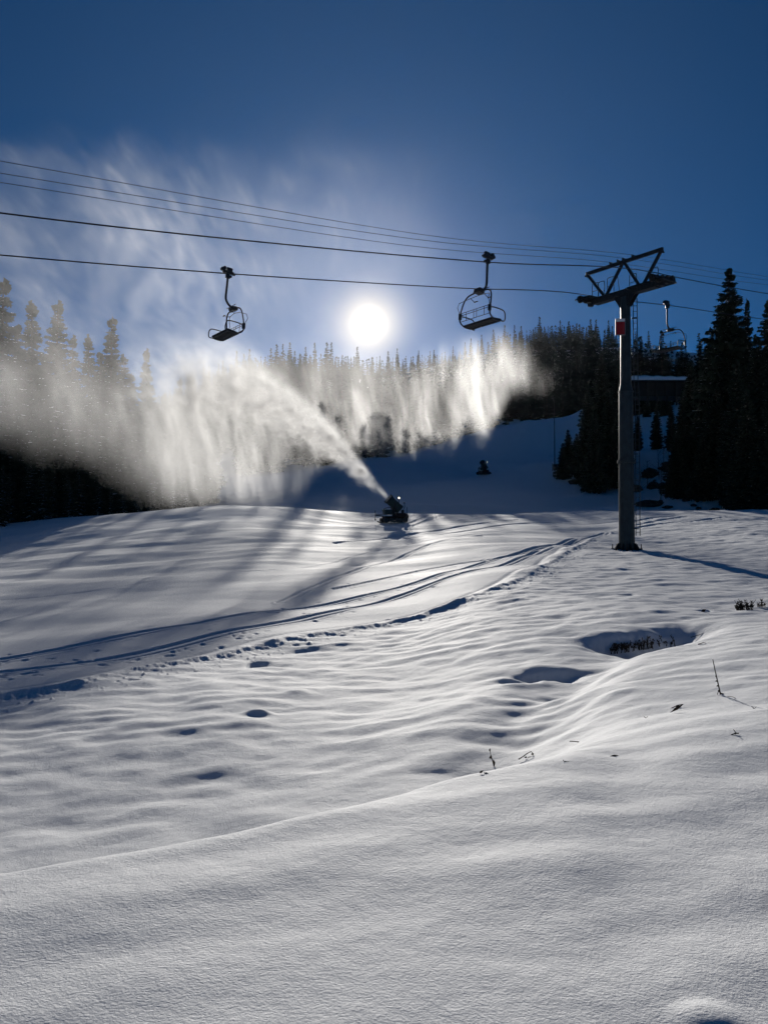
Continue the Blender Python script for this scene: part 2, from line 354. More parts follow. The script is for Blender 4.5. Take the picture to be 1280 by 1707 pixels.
def ground_obj():
    rr = [0.25, .6, 1.0]; r = 1.3
    while r < 62: rr.append(r); r *= 1.0043
    while r < 700: rr.append(r); r *= 1.014
    while r < 1500: rr.append(r); r *= 1.08
    rr = np.array(rr)
    a = np.concatenate([np.linspace(-180, -40, 45, endpoint=False), np.linspace(-40, -30, 50, endpoint=False), np.linspace(-30, 30, 900, endpoint=False), np.linspace(30, 40, 50, endpoint=False), np.linspace(40, 180, 45, endpoint=False)])
    a = np.radians(a); nr, na = len(rr), len(a)
    X = (rr[:, None] * np.sin(a)[None]).ravel(); Y = (rr[:, None] * np.cos(a)[None]).ravel()
    Z = height(X, Y)
    X = np.append(X, 0); Y = np.append(Y, 0); Z = np.append(Z, 0.0)
    i = np.arange(nr - 1)[:, None]; j = np.arange(na)[None]; j2 = (j + 1) % na
    q = np.stack([i * na + j, i * na + j2, (i + 1) * na + j2, (i + 1) * na + j], -1).reshape(-1, 4)[:, ::-1]
    c = nr * na; t = np.stack([np.full(na, c), (np.arange(na) + 1) % na, np.arange(na)], -1)[:, ::-1]
    me = D.meshes.new('snow_ground'); me.vertices.add(len(X)); me.vertices.foreach_set('co', np.stack([X, Y, Z], -1).ravel())
    me.loops.add(q.size + t.size); me.loops.foreach_set('vertex_index', np.concatenate([q.ravel(), t.ravel()]).astype(np.int32))
    nf = len(q) + len(t); me.polygons.add(nf)
    me.polygons.foreach_set('loop_start', np.concatenate([np.arange(len(q)) * 4, q.size + np.arange(len(t)) * 3]).astype(np.int32))
    me.polygons.foreach_set('use_smooth', np.ones(nf, bool)); me.update(calc_edges=True); me.validate()
    o = D.objects.new('snow_ground', me); col.objects.link(o); tag(o, kind='structure')
    m = D.materials.new('snow'); m.use_nodes = True; nt = m.node_tree; b = nt.nodes['Principled BSDF']; L = nt.links.new
    b.inputs['Base Color'].default_value = (.86, .875, .90, 1); b.inputs['Roughness'].default_value = .72; b.inputs['Specular IOR Level'].default_value = .16
    tcn = N(nt, 'ShaderNodeTexCoord')
    n1 = N(nt, 'ShaderNodeTexNoise'); n1.inputs['Scale'].default_value = 75; n1.inputs['Detail'].default_value = 5; n1.inputs['Roughness'].default_value = .65
    n2 = N(nt, 'ShaderNodeTexNoise'); n2.inputs['Scale'].default_value = 11; n2.inputs['Detail'].default_value = 4
    mp = N(nt, 'ShaderNodeMapping'); mp.inputs['Scale'].default_value = (.85, 1.15, 1); mp.inputs['Rotation'].default_value = (0, 0, .25)
    L(tcn.outputs['Object'], mp.inputs[0]); L(mp.outputs[0], n1.inputs[0]); L(tcn.outputs['Object'], n2.inputs[0])
    b1 = N(nt, 'ShaderNodeBump'); b1.inputs['Strength'].default_value = .9; b1.inputs['Distance'].default_value = .0085
    b2 = N(nt, 'ShaderNodeBump'); b2.inputs['Strength'].default_value = .35; b2.inputs['Distance'].default_value = .03
    L(n1.outputs[0], b1.inputs['Height']); L(n2.outputs[0], b2.inputs['Height']); L(b2.outputs[0], b1.inputs['Normal']); L(b1.outputs[0], b.inputs['Normal'])
    me.materials.append(m); return o
ground_obj()
# ------------------------------------------------------------------ lift tower
LD = Vector((.8, .6, 0)); LA = Vector((.6, -.8, 0))      # along the rope (uphill), across it (towards the near rope)
TC = Vector((12.45, 38.0, 0)); TZ = CZ + 12.0           # column centre, crossarm height
zb = gz(TC.x, TC.y) - .12
RA = Matrix(((LA.x, LD.x, 0), (LA.y, LD.y, 0), (0, 0, 1)))  # local x = across, y = along, z up
def W(a, l, z): return Vector((TC.x, TC.y, 0)) + LA * a + LD * l + Vector((0, 0, z))
tower = empty('lift_tower', (TC.x, TC.y, zb), 0, 'tall grey steel chairlift tower with crossarm and lifting frame, standing in lit snow', 'lift tower')
def TP(m, name, mats, smooth=False, parent=None):
    o = m.build(name, mats, None, smooth); base = parent or tower
    o.parent = base
    off = Vector((TC.x, TC.y, zb))
    me = o.data
    for v in me.vertices: v.co -= off
    return o
c0 = Vector((TC.x, TC.y, 0)); Z = lambda z: c0 + Vector((0, 0, z))
m = MB(); n = 14
z1 = CZ + 3.25; z2 = CZ + 6.85; z3 = CZ + 11.75
m.tube([Z(zb), Z(z1 - .04)], [.405, .375], n); m.tube([Z(z1 + .04), Z(z2)], [.375, .355], n, cap=False)
m.tube([Z(z2), Z(z2 + .42), Z(z3)], [.355, .275, .245], n)
TP(m, 'column', M['steel'])
m = MB()
for z in (z1 - .035, z1 + .035): m.cyl(Z(z - .033), Z(z + .033), .455, n=24)
for k in range(14):
    a = k * math.tau / 14; p = Z(z1) + Vector((math.cos(a), math.sin(a), 0)) * .42; m.cyl(p - Vector((0, 0, .11)), p + Vector((0, 0, .11)), .02, n=6)
TP(m, 'flange', M['steel'])
m = MB(); m.cyl(Z(z2 - .02), Z(z2 + .03), .385, n=24)
TP(m, 'flange', M['steel'])
m = MB()
for k in range(8):
    a = k * math.tau / 8 + .1; d = Vector((math.cos(a), math.sin(a), 0)); t = Vector((-d.y, d.x, 0)) * .018
    pr = [Z(zb + .02) + d * .39, Z(zb + .02) + d * .72, Z(zb + .10) + d * .72, Z(zb + .46) + d * .50, Z(zb + .46) + d * .39]
    vs = [p + t for p in pr] + [p - t for p in pr]
    m.add(vs, [(0, 1, 2, 3, 4), (9, 8, 7, 6, 5)] + [(i, i + 5, (i + 1) % 5 + 5, (i + 1) % 5) for i in range(5)])
m.cyl(Z(zb - .1), Z(zb + .06), .78, n=8)
TP(m, 'base_gusset', M['black'])
for k in range(8):
    a = k * math.tau / 8 + .1 + math.pi / 8; d = Vector((math.cos(a), math.sin(a), 0)) * .70
    m = MB(); m.tube([Z(zb + .02) + d, Z(zb + .2) + d, Z(zb + .21) + d, Z(zb + .42) + d], [.07, .07, .03, .022], 8); TP(m, 'anchor_bolt', M['rust'])
# crossarm
m = MB()
m.box(W(0, 0, TZ), (4.0, .34, .30), RA, bev=.02)
for s in (-1, 1): m.box(W(s * 1.2, 0, TZ - .17), (1.3, .40, .05), RA)
TP(m, 'crossarm', M['darksteel'])
m = MB()
for s in (-.15, .15):
    vs = [W(-.62, s, TZ - .155), W(.72, s, TZ - .155), W(.25, s, TZ - .75), W(-.25, s, TZ - .75)]
    vs += [v + LD * .03 for v in vs]; m.add(vs, [(0, 1, 2, 3), (7, 6, 5, 4), (0, 4, 5, 1), (1, 5, 6, 2), (2, 6, 7, 3), (3, 7, 4, 0)])
m.box(W(0, 0, TZ - .4), (.62, .36, .5), RA)
TP(m, 'arm_bracket', M['darksteel'])
# lifting frame
ft = CZ + 13.62
m = MB(); m.box(W(-.14, 0, ft), (4.62, .15, .17), RA, bev=.015)
for a0, a1 in ((-2.36, -1.29), (-.16, -1.18), (-.04, .84), (2.07, 1.05)):
    p, q = W(a0, 0, ft - .06), W(a1, 0, TZ + .13); d = (q - p).normalized(); x = LD; y = d.cross(x)
    m.box((p + q) / 2, (.13, .12, (q - p).length), Matrix((x, y, d)).transposed())
for s in (-2.42, 2.13): m.cyl(W(s, -.12, ft - .13), W(s, .12, ft - .13), .05, n=10)
TP(m, 'lifting_frame', M['darksteel'])
for s in (-.88, -.42, -.1, .46):
    m = MB(); m.box(W(s, 0, ft + .11), (.12, .1, .08), RA); m.box(W(s, 0, ft + .17), (.06, .22, .05), RA); TP(m, 'cable_clip', M['darksteel'])
# sheave trains
def train(a, rz):
    pa = empty('sheave_train'); pa.parent = tower; pa.location = W(a, 0, rz) - Vector((TC.x, TC.y, zb)); o0 = W(a, 0, rz)
    def bl(m, nm, mt, sm=False):
        o = m.build(nm, mt, pa, sm)
        for v in o.data.vertices: v.co -= o0
    sl = .15
    for k in (-2, -1, 0, 1, 2):
        l = k * .44; z = rz - .215 + l * sl; m = MB()
        m.cyl(W(a - .05, l, z), W(a + .05, l, z), .195, n=20); bl(m, 'sheave_wheel', M['rubber'])
        m = MB(); m.cyl(W(a - .07, l, z), W(a + .07, l, z), .045, n=10); bl(m, 'axle', M['steel'])
    m = MB(); m.box(W(a + .1, 0, rz - .25), (.04, 1.6, .12), RA); m.box(W(a - .1, 0, rz - .25), (.04, 1.6, .12), RA)
    m.box(W(a, 0, rz - .34), (.26, .7, .16), RA); m.box(W(a, 0, rz - .42), (.2, .25, .3), RA)
    for l in (-.85, .85): m.box(W(a, l, rz - .12 + l * sl), (.16, .1, .2), RA)
    bl(m, 'rocker_beam', M['black'])
RZ = TZ + .36
train(-2.18, RZ); train(2.12, RZ)
# catwalks beside the trains, with pale railings
def hoop(m, a0, a1, l, z, h):
    m.tube(smoothpts([W(a0, l, z), W(a0, l, z + h * .85), W(a0 + (a1 - a0) * .15, l, z + h), W(a1 - (a1 - a0) * .15, l, z + h), W(a1, l, z + h * .85), W(a1, l, z)], 3), .018, 6)
    m.tube([W(a0, l, z + h * .45), W(a1, l, z + h * .45)], .014, 6)
for s, a0, a1 in ((-1, -1.95, -1.45), (1, .35, 1.75)):
    pa = empty('catwalk'); pa.parent = tower; o0 = Vector((TC.x, TC.y, zb)); pa.location = W(0, 0, TZ) - o0
    def bl(m, nm, mt):
        o = m.build(nm, mt, pa)
        for v in o.data.vertices: v.co -= W(0, 0, TZ)
    m = MB(); zc = TZ - (.02 if s > 0 else -.12)
    L0 = .62 if s > 0 else .7
    for l in (-L0, -L0 + .28 * 0, L0): m.box(W((a0 + a1) / 2 + s * .45, l, zc), (abs(a1 - a0) + .5, .05, .06), RA)
    for a in (a0 + s * .1, a1 + s * .75): m.box(W(a, 0, zc), (.05, 2 * L0, .06), RA)
    for q in range(22): m.box(W(a1 + s * .45, -L0 + (q + .5) * 2 * L0 / 22, zc + .01), (.55, .02, .03), RA)
    bl(m, 'grating', M['steel'])
    m = MB(); hoop(m, a0 + .1, a0 + .5, -.28, zc, .75); bl(m, 'railing', M['steel'])
    m = MB(); hoop(m, a1 - .45, a1 - .05, .3, zc, .95); bl(m, 'railing', M['steel'])
m = MB(); hoop(m, -.95, -.55, -.2, TZ + .15, .8)
TP(m, 'railing', M['steel'])
m = MB(); m.tube([W(-.28, -.1, TZ + .1), W(-.42, -.1, TZ + 1.15)], .016, 6); TP(m, 'whip_antenna', M['darksteel'])
# ladder on the right of the column
m = MB(); rx = Vector((1, -.12, 0)).normalized(); lz0 = zb + .85
for s in (.46, .66):
    q = [Z(lz0) + rx * s, Z(z2) + rx * s, Z(z2 + .6) + rx * (s - .06), Z(TZ - .3) + rx * (s - .08)]; m.tube(q, .022, 6)
k = 0
while lz0 + .15 + k * .3 < TZ - .35:
    z = lz0 + .15 + k * .3; o = 0 if z < z2 else .07; m.tube([Z(z) + rx * (.46 - o), Z(z) + rx * (.66 - o)], .013, 5); k += 1
for z in (zb + 1.2, z1 + .4, z1 + 2, z2 - .3, z2 + 2, z2 + 3.8): m.box(Z(z) + rx * .44, (.3, .04, .05), Matrix((rx, Vector((-rx.y, rx.x, 0)), Vector((0, 0, 1)))).transposed())
TP(m, 'ladder', M['steel'])
m = MB()
for z in (z3 - .25, z3 - 1.5): m.tube([Z(z) + Vector((-.33, -.1, 0)), Z(z - 1.3) + Vector((-.34, -.1, 0))], .014, 6)
for z in (z3 - .3, z3 - 1.5, z3 - 2.7): m.box(Z(z) + Vector((-.28, -.1, 0)), (.14, .03, .03))
TP(m, 'cable_conduit', M['steel'])
# red sign
sp = at(1033.5, 545, 37.66); sr = Matrix.Rotation(R(-6), 3, 'Z')
sgn = empty('notice_board'); sgn.parent = tower; sgn.location = sp - Vector((TC.x, TC.y, zb)); sgn.rotation_euler = (0, 0, R(-6))
m = MB(); m.box((0, 0, 0), (.50, .05, .86), bev=.008); m.box((0, .12, .2), (.3, .2, .05)); m.box((0, .12, -.25), (.3, .2, .05)); m.build('board_frame', M['grey'], sgn)
m = MB(); m.box((0, -.028, -.07), (.42, .012, .64)); m.build('red_panel', M['red'], sgn)
m = MB(); m.box((0, -.028, .34), (.42, .012, .13)); m.build('white_strip', M['white'], sgn)

# ------------------------------------------------------------------ ropes and lines
def line(name, pts, r, label, cat, group=None, n=5):
    # pts are (distance along the line from the tower, height); a smooth curve through them
    a, p = pts
    s = np.array([q[0] for q in p], float); z = np.array([q[1] for q in p], float)
    ss = np.concatenate([np.linspace(s[0], s[-1], 90)]); zz = pchip(s, z, ss)
    m = MB(); m.tube([W(a, t, h) for t, h in zip(ss, zz)], r, n); o = m.build(name, M['rope'], None, True)
    return tag(o, label, cat, group)
zr = RZ - .005
def zrope(pts, t): return float(pchip([p[0] for p in pts], [p[1] for p in pts], np.array([t]))[0])
ropeL = [(-44, CZ + 6.6), (-28, CZ + 8.36), (-21, CZ + 9.27), (-10, CZ + 10.88), (-1, zr - .06), (1, zr + .1), (7.3, CZ + 13.17), (19, CZ + 14.3), (40, CZ + 17.2), (90, CZ + 25)]
ropeR = [(-40, CZ + 6.9), (-29, CZ + 7.98), (-20, CZ + 9.18), (-12, CZ + 10.4), (-1, zr - .06), (1, zr + .1), (10, CZ + 13.35), (40, CZ + 17.3), (90, CZ + 25)]
line('haul_rope', (-2.18, ropeL), .022, 'black haul rope on the lower-left sheaves, carrying the returning chairs', 'cable', 'haul ropes of the chairlift', 6)
line('haul_rope', (2.12, ropeR), .022, 'black haul rope on the upper-right sheaves, carrying the chair beside the sun', 'cable', 'haul ropes of the chairlift', 6)
for a, pl, lb in ((.46, CZ + 10.05, 'topmost thin signal wire crossing above the lifting frame'), (-.1, CZ + 9.95, 'middle thin signal wire crossing the lifting frame'), (-.88, CZ + 10.0, 'lowest of three thin signal wires, just above the haul rope')):
    line('signal_wire', (a, [(-44, pl - 1.5), (-28.7, pl), (-14, CZ + 11.55), (0, ft + .2), (14, CZ + 15.55), (40, CZ + 19.5), (90, CZ + 29)]), .0095, lb, 'wire', 'thin wires over the lift tower', 4)

# ------------------------------------------------------------------ chairs
def make_chair(detail=True):
    root = empty('lift_chair')
    tag(root, 'x', 'chairlift chair', 'chairs hanging on the lift')
    # local: x = forward, y = across, z = up, origin on the rope
    m = MB(); m.box((0, .02, .05), (.50, .14, .13), bev=.02); m.box((-.04, .04, .17), (.26, .12, .16), bev=.02); m.cyl((.2, -.06, .17), (.2, .1, .17), .08, n=12); m.cyl((.29, -.04, .12), (.29, .08, .12), .07, n=12)
    m.box((-.24, 0, .02), (.16, .08, .06)); m.box((.02, .03, -.12), (.16, .14, .2), bev=.02); m.cyl((-.1, -.06, -.13), (-.1, .1, -.13), .055, n=10)
    m.build('grip', M['black'], root)
    m = MB(); m.tube(smoothpts([(0, .03, 0), (0, .03, -.5), (0, .02, -1.0), (-.05, .01, -1.18), (-.2, 0, -1.34), (-.42, 0, -1.43)], 5), .05, 10); m.build('hanger_arm', M['black'], root, True)
    m = MB(); m.box((-.40, 0, -1.44), (.30, .36, .17), Matrix.Rotation(R(10), 3, 'Y'), bev=.03); m.tube([(-.30, -.45, -1.36), (-.30, .45, -1.36)], .015, 6); m.build('suspension_block', M['black'], root)
    m = MB(); T = [(-.42, 0, -1.47), (-.42, .42, -1.49), (-.44, .62, -1.56), (-.48, .76, -1.75), (-.56, .83, -2.15), (-.60, .84, -2.42), (-.52, .82, -2.60), (-.30, .80, -2.70), (.06, .80, -2.69)]
    T2 = [(x, -y, z) for x, y, z in T[::-1]]
    m.tube(smoothpts(T2 + T[1:], 4), .030, 8)
    m.build('hoop_frame', M['black'], root, True)
    m = MB()
    m.box((-.16, 0, -2.655), (.56, 1.56, .075), Matrix.Rotation(R(-6), 3, 'Y'), bev=.018)
    m.box((.075, 0, -2.635), (.06, 1.56, .055), bev=.02); m.build('seat', M['seat'], root)
    m = MB()
    for y in [-.7 + i * .175 for i in range(9)]: m.box((-.16, y, -2.69), (.48, .018, .03))
    m.tube([(.06, -.8, -2.69), (.06, .8, -2.69)], .025, 8); m.tube([(-.38, -.8, -2.68), (-.38, .8, -2.68)], .022, 8)
    m.build('seat_frame', M['black'], root)
    m = MB()
    for z, x in ((-2.20, -.57), (-2.29, -.575), (-2.53, -.55)): m.tube([(x, -.8, z), (x, .8, z)], .013, 6)
    for y in (-.5, -.08, .08, .5): m.tube([(-.57, y, -2.2), (-.55, y, -2.53)], .012, 6)
    m.build('backrest', M['black'], root)
    for s in (-1, 1):
        m = MB(); m.tube(smoothpts([(-.58, s * .84, -2.30), (-.3, s * .85, -2.27), (.08, s * .85, -2.28), (.20, s * .85, -2.36), (.24, s * .84, -2.55), (.20, s * .82, -2.68), (.06, s * .8, -2.69)], 3), .024, 8)
        m.build('armrest', M['black'], root, True)
        m = MB(); m.box((-.59, s * .82, -2.33), (.13, .10, .26), bev=.02); m.build('pivot_bracket', M['black'], root)
    m = MB(); B = [(-.60, .84, -2.25), (-.72, .86, -1.98), (-.66, .84, -1.80), (-.50, .5, -1.68), (-.46, .1, -1.64), (-.46, 0, -1.64)]
    B2 = [(x, -y, z) for x, y, z in B[::-1]]; m.tube(B[:-1] + B2, .012, 6); m.build('safety_bar', M['black'], root)
    for s in (-.38, .38):
        m = MB(); m.tube([(-.48, s, -1.67), (-.30, s, -1.75), (-.16, s, -1.70)], .013, 6); m.cyl((-.19, s - .1, -1.72), (-.19, s + .1, -1.72), .022, n=8); m.build('footrest', M['black'], root)
    return root
chair = make_chair()
ang = math.atan2(LD.y, LD.x)
chair.location = W(-2.18, -21.1, zrope(ropeL, -21.1)); chair.rotation_euler = (0, R(-6), ang + math.pi)
chair.scale = (.86,) * 3
chair['label'] = 'empty dark chair on the lower rope left of the sun, seat tilted towards the camera'
c = copy_tree(chair); c.location = W(2.12, -12.0, zrope(ropeR, -12.0) + .16); c.rotation_euler = (0, R(4), ang); c.scale = (1, 1, 1)
c['label'] = 'empty chair hanging from the upper rope right of the sun, tube backrest against sky'
c = copy_tree(chair); c.location = W(-2.18, 7.2, zrope(ropeL, 7.2)); c.rotation_euler = (0, 0, ang + math.pi); c.scale = (1, 1, 1)
c['label'] = 'empty chair beyond the lift tower, hanging before the dark forest'

# ------------------------------------------------------------------ snow guns
def make_gun():
    root = empty('snow_gun'); tag(root, 'x', 'snow gun', 'snow guns at work')
    for s in (-1, 1):     # crawler tracks along x, at y = +-.55
        tr = empty('crawler_track'); tr.parent = root; m = MB()
        prof = []
        for i in range(9): a = math.pi / 2 + math.pi * i / 8; prof.append((-.78 + .22 * math.cos(a), .24 + .22 * math.sin(a)))
        for i in range(9): a = -math.pi / 2 + math.pi * i / 8; prof.append((.78 + .22 * math.cos(a), .24 + .22 * math.sin(a)))
        y0, y1 = s * .55 - .16, s * .55 + .16; n = len(prof)
        vs = [(x, y0, z) for x, z in prof] + [(x, y1, z) for x, z in prof]
        m.add(vs, [(i, (i + 1) % n, (i + 1) % n + n, i + n) for i in range(n)]); m.build('track_belt', M['rubber'], tr)
        m = MB()
        for x in (-.78, -.3, .2, .78): m.cyl((x, y0 + .03, .24), (x, y1 - .03, .24), .17, n=14)
        m.box((0, s * .55, .25), (1.5, .12, .16)); m.build('track_wheel', M['black'], tr)
    m = MB(); m.box((0, 0, .46), (1.7, .9, .18), bev=.03); m.box((.55, 0, .66), (.75, .75, .28), bev=.04); m.build('chassis', M['rust'], root)
    m = MB(); m.box((-.5, -.05, .86), (.6, .5, .42), bev=.04); m.build('valve_cabinet', M['green'], root)
    m = MB(); m.cyl((0, 0, .5), (0, 0, 1.15), .13, n=14); m.box((0, 0, 1.15), (.3, .75, .14), bev=.03)
    for s in (-1, 1): m.box((0, s * .43, 1.36), (.16, .05, .5), bev=.01)
    m.build('mast', M['darksteel'], root)
    # barrel tilted 42 degrees upwards towards -x
    d = Vector((-math.cos(R(43)), 0, math.sin(R(43)))); o = Vector((.04, 0, 1.5))
    m = MB(); m.tube([o - d * .62, o - d * .56, o - d * .3, o + d * .15, o + d * .55, o + d * .62], [.30, .40, .36, .35, .38, .40], 24)
    m.build('barrel', M['green'], root)
    m = MB(); 
    for rr_, k in ((.41, .56), (.43, .62)): m.tube([o + d * (k - .03), o + d * (k + .03)], [rr_, rr_], 24)
    m.tube([o - d * .64, o - d * .60], [.41, .41], 24)
    y = Vector((0, 1, 0)); u = d.cross(y)
    for k in range(16):
        a = k * math.tau / 16; q = o + d * .66 + (y * math.cos(a) + u * math.sin(a)) * .39; m.cyl(q, q + d * .07, .025, n=6)
    m.build('nozzle_ring', M['darksteel'], root)
    m = MB(); m.tube(smoothpts([o - d * .2 + Vector((0, .4, -.1)), (-.55, .45, 1.2), (-.75, .4, 1.0), (-.8, .3, .75)], 4), .03, 8); m.cyl((-.86, .3, 1.02), (-.70, .3, 1.02), .07, n=10); m.build('hydraulic_ram', M['black'], root, True)
    m = MB(); m.tube([(.33, -.3, .55), (.36, -.3, 1.96)], .03, 8); m.build('lamp_post', M['darksteel'], root)
    hl = MB(); hl.box((.36, -.3, 2.0), (.26, .2, .22), bev=.03); h_ = hl.build('work_lamp', M['black'], root)
    m = MB(); m.cyl((.34, -.405, 2.0), (.34, -.42, 2.0), .075, n=14); m.build('lamp_glass', M['lamp'], h_)
    m = MB(); m.tube([(-.85, 0, .55), (-1.45, 0, .62)], .035, 8); m.tube([(-.85, -.3, .7), (-1.5, -.1, .66)], .02, 6); m.tube([(-1.5, 0, .25), (-1.5, 0, 1.0)], .035, 8); m.box((-1.5, 0, .25), (.1, .1, .1)); m.build('tow_bar', M['black'], root)
    m = MB(); m.tube(smoothpts([(-1.45, -.5, .12), (-1.2, -.5, .05), (-.6, -.5, .05)], 3), .05, 8); m.build('support_foot', M['black'], root, True)
    m = MB(); m.box((.78, .1, .92), (.2, .24, .28), bev=.03); m.tube([(.8, .1, 1.0), (.95, .1, 1.32), (.92, .1, 1.62)], .022, 6); m.cyl((.92, .02, 1.62), (.92, .18, 1.62), .06, n=10); m.tube([(1.05, -.2, .6), (1.05, -.2, 1.3)], .018, 6); m.build('control_box', M['black'], root)
    m = MB(); m.cyl((.95, -.25, .52), (.95, .25, .52), .24, n=18); m.build('hose_reel', M['black'], root)
    return root
gun = make_gun()
gp = ground_hit(656, 872); 
gun.location = (gp.x, gp.y, gz(gp.x, gp.y) - .03); gun.rotation_euler = (0, 0, R(14)); gun.scale = (1, 1, 1)
gun['label'] = 'nearer snow gun on crawler tracks with lit work lamp, spraying up to the left'
GUNM = Vector((gp.x, gp.y, 0)) + Matrix.Rotation(R(14), 3, 'Z') @ Vector((-.45, 0, 1.97)); GUNM.z += gun.location.z
g2 = copy_tree(gun); p2 = at(806, 768, 112); g2.location = (p2.x, 112, gz(p2.x, 112) - .05); g2.rotation_euler = (0, 0, R(50)); g2.scale = (1, 1, 1)
g2['label'] = 'small distant snow gun up the shaded slope, at the foot of the far spray'
GUN2 = Vector(g2.location)
# snow lance beside the mound
lp = at(924, 740, 108); lz = gz(lp.x, 108)
lance = empty('snow_lance', (lp.x, 108, lz), 0, 'tall thin snow lance pole standing on the shaded snow mound', 'snow lance')
m = MB(); m.tube([(0, 0, -.3), (0, 0, 5.6), (-.05, 0, 10.2)], [.09, .07, .05], 8); m.build('pole', M['darksteel'], lance)
m = MB(); m.tube([(-.05, 0, 10.2), (-.25, 0, 10.75)], [.07, .09], 8); m.box((-.22, 0, 10.7), (.3, .12, .12)); m.build('nozzle_head', M['black'], lance)
m = MB(); m.tube([(-.35, -.1, .0), (-.35, -.1, 1.1)], .05, 6); m.box((.0, -.1, .55), (.5, .3, .9), bev=.04); m.build('hydrant_box', M['black'], lance)

# ------------------------------------------------------------------ hut with a flat snow roof, by the track up the hill
hx0 = at(1046, 650, 138); hx1 = at(1140, 650, 138)
hut = empty('mountain_shelter', ((hx0.x + hx1.x) / 2, 138, hx0.z - 2), 0, 'long dark wooden shelter under a thick flat slab of snow, behind the lift tower', 'building')
wd = hx1.x - hx0.x; zr0 = at(1048, 640, 138).z - hut.location.z
m = MB(); m.box((0, 0, zr0 - 1.4), (wd, 5, 2.6)); m.build('wall', M['wood'], hut)
m = MB(); m.box((0, -.2, zr0 + .0), (wd + .9, 6.2, .18)); m.build('roof', M['wood'], hut)
m = MB(); vs = []
for i in range(25):
    for j in range(9):
        x = -wd / 2 - .45 + (wd + .9) * i / 24; y = -3.3 + 6.3 * j / 8; e = min(i, 24 - i, j * 1.5, (8 - j) * 1.5)
        vs.append((x, y, zr0 + .1 + (1.05 - .35 * i / 24) * min(1, .55 + e * .3) + .06 * math.sin(i * 1.3)))
nv = len(vs); vs += [(x, y, zr0 + .095) for x, y, z in vs]; fs = []
for i in range(24):
    for j in range(8): a = i * 9 + j; fs += [(a, a + 9, a + 10, a + 1), (nv + a, nv + a + 1, nv + a + 10, nv + a + 9)]
for i in range(24): fs += [(i * 9, nv + i * 9, nv + i * 9 + 9, i * 9 + 9), (i * 9 + 8, i * 9 + 17, nv + i * 9 + 17, nv + i * 9 + 8)]
for j in range(8): fs += [(j, j + 1, nv + j + 1, nv + j), (216 + j, nv + 216 + j, nv + 217 + j, 217 + j)]
m.add(vs, fs); m.build('roof_snow', D.materials['snow'], hut, True)
for k in range(6):
    m = MB(); x = -wd / 2 + (k + .5) * wd / 6; m.box((x, -2.9, zr0 - 2.3), (.25, .25, 4.4)); m.build('post', M['wood'], hut)

